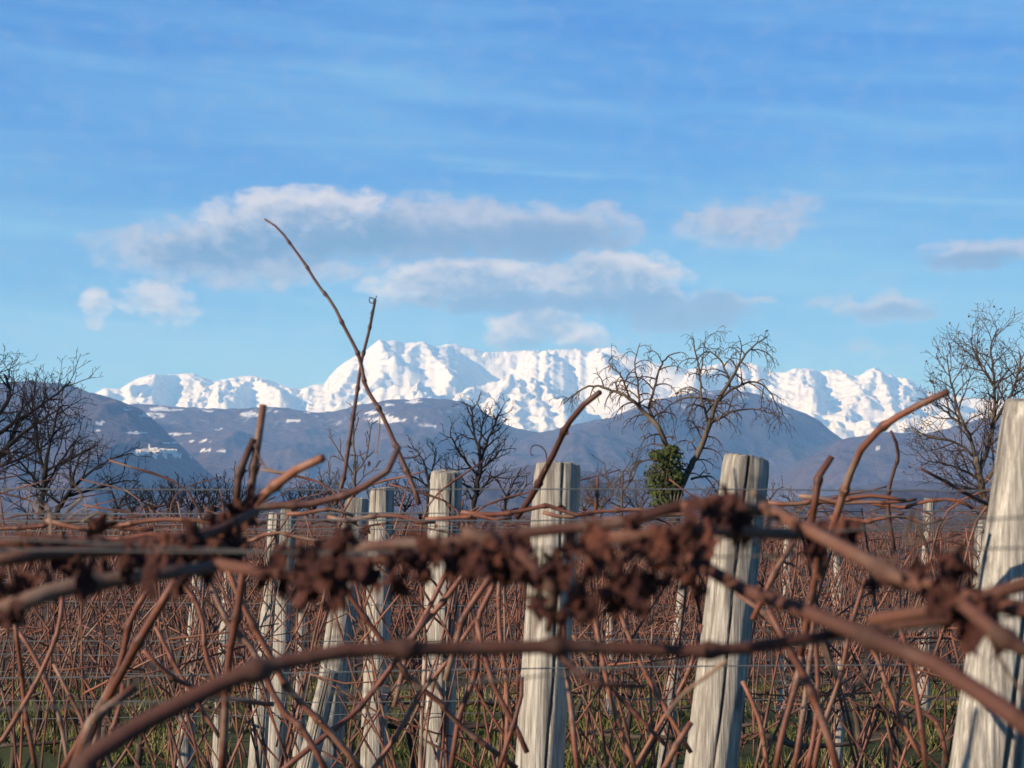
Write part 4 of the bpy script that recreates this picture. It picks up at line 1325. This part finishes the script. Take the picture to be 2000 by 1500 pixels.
M_wiredark, b, bs = material('dark_grey_wire', 0.6, 0.4)  # darker grey than the wires of the rows behind
b.l.new(b.mix(b.noise(b.coord('Object'), 30.0, 3), (0.05, 0.047, 0.045), (0.13, 0.125, 0.12)), bs.inputs['Base Color'])
for k, (y, p0, p1, lab, rad) in enumerate(((1.2, (0, 1072), (2000, 1008), 'blurred upper grey wire of the foreground row', .0007), (1.24, (0, 1050), (2000, 1068), 'blurred second grey wire of the foreground row', .0007),
                                         (1.17, (0, 1385), (2000, 1200), 'blurred lowest grey wire slanting behind the arching foreground cane', .0006))):
    a, c = P(*p0, y), P(*p1, y)
    dv = c - a
    pts = [a + dv * t + np.array([0, 0, -.01 * math.sin(max(0, min(1, t)) * math.pi)]) for t in np.linspace(-.6, 1.6, 24)]
    mb = MB()
    mb.tube(pts, rad, 8)
    o = link('trellis_wire', mb.mesh('trellis_wire', pts[12]), M_wiredark, loc=tuple(pts[12]))
    tag(o, lab, 'wire', 'blurred wires of the foreground row')

# ------------------------------------------------------------------ bare trees
def grow(mb, pts, rad, lvl, rs, u, spec):
    """twigs along a limb (points in metres); u = metres per pixel at the tree's distance"""
    seg = np.concatenate([[0], np.cumsum(np.linalg.norm(np.diff(pts, axis=0), axis=1))])
    L = seg[-1]
    gap, lo, hi, ang, droop, up = spec['gap'][lvl] * u, spec['len'][lvl][0] * u, spec['len'][lvl][1] * u, spec['ang'], spec['droop'], spec['up']
    s = spec['start'][lvl] * L + rs.uniform(0, gap)
    side = rs.choice([-1, 1])
    while s < L:
        i = min(max(int(np.searchsorted(seg, s)) - 1, 0), len(pts) - 2)
        t = (s - seg[i]) / (seg[i + 1] - seg[i] + 1e-9)
        p = pts[i] * (1 - t) + pts[i + 1] * t
        r0 = rad[i] * (1 - t) + rad[i + 1] * t
        d = pts[i + 1] - pts[i]
        d = d / (np.linalg.norm(d) + 1e-9)
        side = -side
        perp = np.cross(d, [0, 1, 0]) * side + rs.normal(0, .55, 3)
        perp = perp - d * perp.dot(d)
        perp /= np.linalg.norm(perp) + 1e-9
        an = ang * rs.uniform(.6, 1.3)
        dd = d * math.cos(an) + perp * math.sin(an)
        l = rs.uniform(lo, hi) * (1 - .45 * s / L)
        n = 5
        q = [p]
        cur = dd
        for k in range(n):
            cur = cur + rs.normal(0, spec.get('wig', .16), 3) + np.array([0, 0, up - droop * (k / n)])
            cur = cur / np.linalg.norm(cur)
            q.append(q[-1] + cur * l / n)
        q = np.array(q)
        rr = np.linspace(min(r0 * .7, spec['rad'][lvl] * u), spec['tip'] * u, n + 1)
        mb.tube(q, rr, 4 if lvl == 0 else 3, caps=False)
        spec['ends'].append(q[-1])
        if lvl + 1 < len(spec['gap']):
            grow(mb, q, rr, lvl + 1, rs, u, spec)
        s += gap * rs.uniform(.5, 1.5)


def tree(label, d, limbs, spec, seed, mats, group='bare winter trees beyond the vineyard', name='bare_tree', depth=1.0, leaves=0, low=1.0):
    """limbs: list of (pixels along the limb, width px at start, at end)"""
    rs = np.random.RandomState(seed)
    u = d / F
    limbs = [([(x, 1010 - (1010 - y) * low) for x, y in pts], w0, w1) for pts, w0, w1 in limbs]
    spec = dict(spec, ends=[])
    tr, cr = MB(), MB()
    x0, y0 = limbs[0][0][0]
    base = P(x0, y0, d)
    gz = float(ground_z(np.array([base[0]]), np.array([d]))[0])
    loc = np.array([base[0], d, gz])
    for li, (pts, w0, w1) in enumerate(limbs):
        n = len(pts)
        off = np.cumsum(rs.normal(0, .5, n)) * u * 26 * depth if li else np.zeros(n)
        W = np.array([P(px, py, d) for px, py in pts])
        W[:, 1] += off - (off[0] if li else 0)
        wd = np.linspace(w0, w1, n)
        if li == 0:
            W = np.vstack([[W[0, 0], d, gz - .1], W])
            wd = np.concatenate([[w0 * 1.15], wd])
        p, r = catmull(W, wd / 2 * u, 5)
        p = p + rs.normal(0, .7, p.shape) * u
        tr.tube(p, r, 8)
        grow(cr, p, r, 0, rs, u, spec)
    root = thing(name, label, 'bush' if 'bush' in name else 'tree', tuple(loc), group)
    link('trunk', tr.mesh('trunk', loc), mats[0], root)
    link('crown', cr.mesh('crown', loc), mats[1], root)
    if leaves:
        lf = MB()
        for k in range(leaves):
            e = spec['ends'][rs.randint(len(spec['ends']))] + rs.normal(0, 1.5, 3) * u
            a, b_ = rs.normal(0, 1, 3), rs.normal(0, 1, 3)
            a, b_ = a / np.linalg.norm(a) * u * 3.2, b_ / np.linalg.norm(b_) * u * 2.2
            lf.faces([e - a, e + b_, e + a, e - b_], [[0, 1, 2, 3]])
        link('dried_leaves', lf.mesh('dried_leaves', loc), M_leaf, root)
    return root


DARK = (M_bark_dark, M_twig_dark)
MIDB = (M_bark_mid, M_twig_mid)
BUSHY = dict(gap=[19, 12, 10], len=[(60, 130), (30, 62), (12, 30)], start=[.15, .15, .2], ang=.75, droop=.02, up=.05, rad=[2.2, 1.3, .95], tip=.5)
tree('large dark bare tree at the left border with a dense twiggy crown', 46,
     [([(-60, 1010), (-50, 930), (-45, 860), (-40, 800)], 26, 12), ([(-45, 880), (-10, 800), (20, 740), (10, 690)], 12, 4), ([(-45, 860), (20, 800), (70, 760), (135, 705)], 10, 3), ([(-45, 900), (10, 860), (60, 815), (130, 760)], 10, 3),
      ([(-40, 920), (0, 870), (30, 790), (40, 735)], 10, 3), ([(-40, 800), (-30, 740), (0, 680)], 10, 3), ([(-40, 910), (20, 890), (60, 870), (110, 830)], 8, 2.5)], BUSHY, 11, DARK, leaves=30, low=.87)
tree('dark bare tree with spreading low branches next to the large left one', 42,
     [([(80, 1015), (85, 960), (90, 900)], 13, 8), ([(88, 930), (70, 860), (60, 810), (40, 770)], 7, 2.5), ([(90, 900), (105, 840), (115, 800), (130, 790)], 7, 2.5), ([(88, 950), (120, 890), (150, 850)], 6, 2.5), ([(85, 960), (50, 910), (10, 880)], 6, 2.5), ([(90, 920), (130, 900), (175, 880)], 6, 2)], BUSHY, 12, DARK, leaves=15)
tree('dark bare bush fanning widely to the right beside the left trees', 38,
     [([(110, 1015), (120, 985), (140, 955)], 12, 8), ([(140, 955), (180, 920), (220, 895), (255, 885)], 6, 2), ([(140, 955), (150, 920), (165, 885), (190, 870)], 6, 2), ([(130, 970), (180, 955), (230, 940), (262, 938)], 6, 2), ([(140, 950), (135, 910), (140, 870)], 6, 2), ([(120, 985), (70, 950), (30, 925)], 6, 2)],
     dict(BUSHY, len=[(40, 85), (22, 45), (9, 22)]), 13, DARK, leaves=10)
tree('small dark bare bush low behind the wires right of the left trees', 36,
     [([(225, 1015), (230, 990)], 8, 6), ([(230, 990), (250, 960), (270, 940)], 4, 2), ([(230, 990), (215, 955), (205, 930)], 4, 2), ([(230, 990), (262, 980), (290, 958)], 4, 2)], dict(BUSHY, len=[(24, 50), (12, 28), (6, 14)], gap=[12, 10, 9]), 14, DARK)
for k, (x, top, w, lab) in enumerate(((330, 942, 16, 'thin upright bare shoots of a sapling left of the leftmost post'), (345, 925, 10, 'tallest thin bare sapling behind the wires left of the posts'), (395, 935, 12, 'thin bare sapling rising straight above the leftmost post'), (420, 925, 16, 'bare sapling of leaning shoots between leftmost post and upright stubs'),
                                      (455, 910, 14, 'bare sapling close behind the two upright stubs'), (290, 965, 14, 'low bare sapling at the foot of the far hills left of the leftmost post'), (600, 935, 14, 'sparse pale bare sapling left of the crossing canes'), (640, 900, 12, 'tall thin pale sapling left of the two crossing canes'))):
    tree(lab, 33 + k, [([(x, 1018), (x + 1, 985), (x + w * .3, (top + 985) / 2), (x + w * .2, top)], 4, 1.6), ([(x, 1000), (x - w, (top + 990) / 2), (x - w * 1.3, top + 14)], 3, 1.4), ([(x, 1000), (x + w, 980), (x + w * 1.5, top + 26)], 3, 1.4)],
         dict(gap=[9, 9], len=[(10, 30), (5, 12)], start=[.2, .2], ang=.6, droop=0, up=.12, rad=[1.4, 1.0], tip=.6), 60 + k, MIDB if k > 5 else DARK, 'thin bare saplings behind the wires', 'sapling')
tree('young pale barked bare tree with upright forks behind the crossing canes', 30,
     [([(690, 1000), (692, 950), (694, 905)], 9, 6), ([(694, 905), (690, 860), (690, 815), (692, 790)], 5, 2), ([(693, 925), (715, 895), (722, 850), (726, 825)], 4, 1.8), ([(692, 930), (672, 900), (655, 870), (640, 850)], 4, 1.6), ([(692, 950), (725, 920), (745, 900)], 3, 1.5), ([(690, 960), (660, 945), (650, 920)], 3, 1.5)],
     dict(gap=[15, 12], len=[(22, 55), (8, 22)], start=[.15, .2], ang=.6, droop=0, up=.1, rad=[1.8, 1.1], tip=.6), 21, MIDB, leaves=6)
tree('small dark bare tree left of the taller one behind the flat topped post', 44,
     [([(835, 1005), (838, 960), (835, 925)], 7, 5), ([(835, 925), (825, 895), (805, 870)], 4, 2), ([(837, 935), (850, 900), (852, 875)], 4, 2), ([(836, 950), (805, 930), (785, 915)], 4, 2), ([(838, 960), (862, 935), (875, 915)], 4, 2), ([(836, 965), (800, 955), (775, 950)], 3, 2)],
     dict(BUSHY, len=[(28, 55), (14, 30), (7, 16)], gap=[11, 10, 9]), 22, DARK, leaves=14)
tree('tall dark bare tree with a rounded crown between the flat and black topped posts', 42,
     [([(925, 1005), (930, 960), (938, 915), (936, 870)], 11, 7), ([(936, 880), (925, 840), (920, 800), (912, 788)], 6, 2), ([(938, 900), (955, 855), (972, 815), (982, 795)], 6, 2), ([(936, 870), (942, 830), (950, 800)], 5, 2), ([(934, 930), (905, 895), (885, 860), (880, 845)], 6, 2), ([(936, 920), (968, 890), (985, 868)], 5, 2),
      ([(930, 960), (900, 940), (885, 915)], 5, 2), ([(930, 965), (960, 935), (985, 925)], 5, 2)], dict(BUSHY, len=[(32, 66), (16, 36), (7, 18)], gap=[12, 11, 10]), 23, DARK, leaves=20)
tree('low dark bare bush right of the tall rounded bare tree', 40,
     [([(985, 1005), (990, 970)], 6, 5), ([(990, 970), (1005, 940), (1018, 915)], 4, 2), ([(990, 970), (975, 945), (965, 930)], 4, 2), ([(990, 975), (1015, 965), (1030, 945)], 4, 2)], dict(BUSHY, len=[(24, 50), (12, 26), (6, 14)], gap=[11, 10, 9]), 24, DARK)
WEEP = dict(gap=[15, 12, 11], len=[(30, 92), (12, 38), (6, 16)], start=[.12, .1, .2], ang=1.0, droop=.6, up=-.12, rad=[1.8, 1.05, .8], tip=.5, wig=.09)
tree('old fruit tree with two leaning limbs and long arching drooping bare twigs', 27,
     [([(1318, 1005), (1316, 985), (1322, 965)], 22, 20),
      ([(1316, 985), (1310, 930), (1300, 870), (1285, 835), (1258, 805), (1230, 780), (1195, 762), (1150, 755), (1100, 790)], 15, 2.2),
      ([(1322, 970), (1345, 920), (1368, 875), (1385, 830), (1400, 785), (1425, 745), (1445, 710), (1465, 682), (1500, 656)], 14, 2),
      ([(1290, 845), (1270, 800), (1278, 760), (1290, 720), (1305, 695), (1330, 685)], 7, 2), ([(1250, 800), (1245, 750), (1240, 710), (1250, 670)], 5, 1.6), ([(1230, 780), (1215, 735), (1190, 710), (1200, 690)], 4, 1.5),
      ([(1385, 830), (1370, 780), (1368, 730), (1358, 680), (1353, 655)], 6, 1.6), ([(1368, 730), (1374, 690), (1376, 655)], 3, 1.2), ([(1400, 785), (1430, 760), (1475, 745), (1510, 770), (1530, 830)], 6, 1.6), ([(1425, 745), (1410, 705), (1385, 685), (1350, 710)], 5, 1.5), ([(1445, 710), (1450, 680), (1443, 655)], 3, 1.4),
      ([(1385, 830), (1430, 805), (1480, 800), (1520, 815)], 5, 1.5), ([(1400, 785), (1350, 775), (1310, 790), (1275, 830)], 5, 1.5), ([(1345, 920), (1300, 905), (1260, 900), (1215, 930), (1180, 960)], 5, 1.5), ([(1465, 682), (1490, 685), (1510, 700)], 3, 1.3), ([(1350, 935), (1390, 930), (1405, 950)], 5, 1.8)],
     WEEP, 31, MIDB, depth=.7, leaves=20)
OAK = dict(gap=[13, 10, 9], len=[(55, 120), (26, 56), (10, 26)], start=[.12, .15, .2], ang=.7, droop=.0, up=.05, rad=[2.0, 1.2, .85], tip=.45)
tree('bare tree with a few russet leaves at the right border behind the thickest post', 40,
     [([(1925, 1000), (1920, 965), (1915, 930), (1905, 880)], 19, 12), ([(1905, 880), (1890, 830), (1870, 780), (1855, 720), (1845, 660)], 8, 2), ([(1912, 915), (1935, 850), (1945, 780), (1940, 700), (1935, 640), (1950, 600)], 9, 2), ([(1918, 940), (1970, 870), (2000, 800), (2010, 720)], 9, 3), ([(1905, 880), (1870, 850), (1830, 840), (1790, 830)], 6, 2), ([(1915, 930), (1880, 910), (1840, 895), (1800, 890)], 6, 2), ([(1918, 950), (1860, 940), (1830, 925)], 5, 2), ([(1945, 800), (1975, 740), (1990, 680), (1985, 650)], 7, 2), ([(1880, 810), (1840, 780), (1815, 760)], 5, 2), ([(1940, 720), (1915, 670), (1900, 630)], 5, 2)],
     OAK, 41, MIDB, leaves=520, low=.9)
tree('sparse bare thicket tree left of the ivy tree behind the wires', 38,
     [([(1215, 1005), (1215, 960), (1218, 920)], 5, 3), ([(1215, 980), (1190, 940), (1180, 900)], 4, 2), ([(1216, 960), (1240, 925), (1245, 890)], 4, 2), ([(1214, 990), (1170, 970), (1150, 940)], 3, 1.6)],
     dict(BUSHY, len=[(28, 60), (14, 28), (7, 14)], gap=[12, 11, 10]), 42, MIDB)
tree('bare bush low behind the wires right of the ivy tree', 36,
     [([(1500, 1010), (1500, 980)], 5, 4), ([(1500, 980), (1480, 955), (1470, 935)], 3, 1.6), ([(1500, 980), (1515, 960), (1530, 950)], 3, 1.6)], dict(BUSHY, len=[(20, 42), (10, 24), (5, 12)], gap=[12, 11, 10]), 43, MIDB)

SCRUB = dict(BUSHY, len=[(18, 44), (9, 22), (5, 11)], gap=[9, 8, 8], rad=[1.6, 1.0, .8], tip=.45)
for k, (x, h) in enumerate(((258, 45), (300, 58), (338, 50), (372, 66), (412, 52), (452, 60), (500, 40), (575, 50), (612, 62), (655, 52), (742, 58), (790, 62), (1140, 55), (1172, 72), (1246, 60), (1405, 48), (1560, 40))):
    rs_ = np.random.RandomState(400 + k)
    y0 = 1008
    tree('low bare bush in the scrub band behind the vine rows', 34 + (k * 7) % 13, [([(x, y0 + 6), (x + 2, y0 - h * .35)], 4, 3)] + [([(x + 1, y0 - h * .15), (x + sx * h * .3, y0 - h * .55), (x + sx * h * .5 + rs_.uniform(-6, 6), y0 - h * rs_.uniform(.85, 1.1))], 3, 1.3) for sx in (-1.1, -.3, .4, 1.0)],
         SCRUB, 400 + k, DARK if x < 900 else MIDB, 'low bare bushes of the scrub band', 'bare_bush')

# ivy round the trunk of the old fruit tree
M_ivy, b, bs = material('ivy_leaf', 0.7, 0.2)
n1 = b.noise(b.coord('Object'), 9.0, 4)
b.l.new(b.mix(n1, (0.016, 0.026, 0.008), (0.075, 0.092, 0.020)), bs.inputs['Base Color'])
rs_ = np.random.RandomState(51)
lf, st = MB(), MB()
D = 26.9
u = D / F
cl = [(1300, 960, 34, 26), (1295, 925, 38, 26), (1308, 900, 30, 22), (1285, 945, 26, 26), (1320, 935, 22, 22), (1290, 890, 22, 12), (1300, 985, 32, 20), (1312, 880, 14, 12)]
for k in range(2600):
    cx, cy, rx, ry = cl[rs_.randint(len(cl))]
    v = rs_.normal(0, 1, 3)
    v = v / np.linalg.norm(v) * rs_.uniform(.55, 1.08)
    c = P(cx, cy, D) + np.array([v[0] * rx * u, v[1] * 26 * u, v[2] * ry * u])
    s = rs_.uniform(2.6, 4.6) * u
    nrm = np.array([v[0], v[1] - .5, v[2] + .4]) + rs_.normal(0, .5, 3)
    nrm /= np.linalg.norm(nrm)
    a = np.cross(nrm, rs_.normal(0, 1, 3))
    a /= np.linalg.norm(a)
    b_ = np.cross(nrm, a)
    lf.faces([c - a * s, c + b_ * s * .7 - a * s * .2, c + a * s * 1.1, c - b_ * s * .7 - a * s * .2], [[0, 1, 2, 3]])
pb = P(1312, 1000, D)
gz = float(ground_z(np.array([pb[0]]), np.array([D]))[0])
for k in range(7):
    x = 1285 + 8 * k
    st.tube([(pb[0] + .03 * k - .1, D - .12, gz - .03), P(1305 + 2 * k, 1010, D) + np.array([0, -.1, 0]), P(x, 960, D) + np.array([0, -.1, 0]), P(x - 5, 900, D)], [.02, .016, .012, .006], 5)
loc = (pb[0], D, gz)
r = thing('ivy', 'dense green ivy clump wrapped round the trunk of the old fruit tree', 'ivy', loc)
link('foliage', lf.mesh('foliage', loc), M_ivy, r)
link('stems', st.mesh('stems', loc), M_bark_mid, r)

# ------------------------------------------------------------------ the village on the hillside
def on_land(px, py, lo=4000, hi=13000):
    d = ray(px, py)
    Y = np.arange(lo, hi, 12.0)
    A = np.full_like(Y, d[0] / d[1])
    Z = land(A, Y)
    zr = CAMZ + Y * d[2] / d[1]
    hit = np.nonzero(Z >= zr)[0]
    i = hit[0] if len(hit) else len(Y) - 1
    return np.array([A[i] * Y[i], Y[i], Z[i]])


M_plaster, b, bs = material('pale_plaster', 0.9, 0.1)
b.l.new(b.mix(b.rnd(), (0.72, 0.68, 0.60), (0.82, 0.80, 0.76)), bs.inputs['Base Color'])
M_tile, b, bs = material('snowy_tiles', 0.9, 0.1)
b.l.new(b.mix(b.rnd(), (0.32, 0.17, 0.12), (0.72, 0.72, 0.74)), bs.inputs['Base Color'])


def house(p, w, dp, h, rz, label, tower=False):
    root = thing('village_house' if not tower else 'church_tower', label, 'house' if not tower else 'church tower', tuple(p), 'houses of the far village' if not tower else None)
    root.rotation_euler = (0, 0, rz)
    hw, hd = w / 2, dp / 2
    z0 = -6.0
    V = [(-hw, -hd, z0), (hw, -hd, z0), (hw, hd, z0), (-hw, hd, z0), (-hw, -hd, h), (hw, -hd, h), (hw, hd, h), (-hw, hd, h), (-hw, 0, h + w * .22), (hw, 0, h + w * .22)]
    Fw = [[0, 1, 5, 4], [2, 3, 7, 6], [1, 2, 6, 9, 5], [3, 0, 4, 8, 7], [0, 3, 2, 1]]
    if tower:
        V = V[:8]
        Fw = [[0, 1, 5, 4], [2, 3, 7, 6], [1, 2, 6, 5], [3, 0, 4, 7], [0, 3, 2, 1], [4, 5, 6, 7]]
    link('wall', new_mesh('wall', V, Fw, smooth=False), M_plaster, root)
    if tower:
        R = [(-hw - .4, -hd - .4, h + .1), (hw + .4, -hd - .4, h + .1), (hw + .4, hd + .4, h + .1), (-hw - .4, hd + .4, h + .1), (0, 0, h + w * 1.5)]
        link('roof', new_mesh('roof', R, [[0, 1, 4], [1, 2, 4], [2, 3, 4], [3, 0, 4], [0, 3, 2, 1]], smooth=False), M_tile, root)
    else:
        o, rt, k = .7, h + w * .22 + .25, .35
        R = [(-hw - o, -hd - o, h - .1), (hw + o, -hd - o, h - .1), (hw + o, 0, rt), (-hw - o, 0, rt), (hw + o, hd + o, h - .1), (-hw - o, hd + o, h - .1)]
        R += [(x, y, z + k) for x, y, z in R]
        link('roof', new_mesh('roof', R, [[6, 7, 8, 9], [9, 8, 10, 11], [0, 3, 2, 1], [3, 5, 4, 2], [0, 1, 7, 6], [4, 5, 11, 10], [1, 2, 8, 7], [2, 4, 10, 8], [0, 6, 9, 3], [3, 9, 11, 5]], smooth=False), M_tile, root)


rs_ = np.random.RandomState(61)
HS = [(270, 888), (275, 886), (279, 887), (283, 885), (287, 886), (296, 884), (300, 886), (304, 883), (308, 885), (312, 883), (317, 884), (321, 886), (325, 884), (329, 886), (333, 884), (337, 887), (341, 885), (345, 889), (302, 894), (321, 894), (341, 893), (372, 894), (349, 892), (266, 890)]
for (x, y) in HS:
    house(on_land(x, y), rs_.uniform(11, 18), rs_.uniform(8, 11), rs_.uniform(6, 9), rs_.uniform(-.5, .5), 'tiny pale house of the far village on the wooded hillside')
house(on_land(291, 887), 6, 6, 24, .2, 'tiny pointed church tower rising from the far hillside village', True)

# ------------------------------------------------------------------ grass
rs_ = np.random.RandomState(71)
n = 60000
yy = 8 + 13.5 * rs_.rand(n)
xx = (rs_.rand(n) * 2 - 1) * (yy * .29 + .6)
keep = fbm(xx / 1.1, yy / 1.6, 3) > -.02
xx, yy = xx[keep], yy[keep]
n = len(xx)
zz = ground_z(xx, yy)
h = rs_.uniform(.04, .15, n) * (1 + .8 * np.clip(fbm(xx / .9, yy / .9, 2), 0, 1))
an = rs_.uniform(0, np.pi, n)
w = rs_.uniform(.006, .014, n)
dx, dy = np.cos(an) * w, np.sin(an) * w
lx, ly = rs_.normal(0, .5, n) * h, rs_.normal(0, .5, n) * h
V = np.stack([np.stack([xx - dx, yy - dy, zz - .01], -1), np.stack([xx + dx, yy + dy, zz - .01], -1), np.stack([xx + lx, yy + ly, zz + h], -1)], 1).reshape(-1, 3)
M_grass, b, bs = material('winter_grass', 0.7, 0.2)
pos = b.n.new('ShaderNodeNewGeometry').outputs['Position']
gc = b.mix(b.noise(pos, 6.0, 4), (0.045, 0.056, 0.013), (0.125, 0.125, 0.036))
gc = b.mix(b.smooth(b.noise(pos, 1.1, 3), .5, .7), gc, (0.25, 0.20, 0.10))
b.l.new(gc, bs.inputs['Base Color'])
tag(link('grass', new_mesh('grass', V, np.arange(3 * n).reshape(-1, 3), smooth=False), M_grass), 'short green and straw coloured grass between the vine rows', 'grass', kind='stuff')
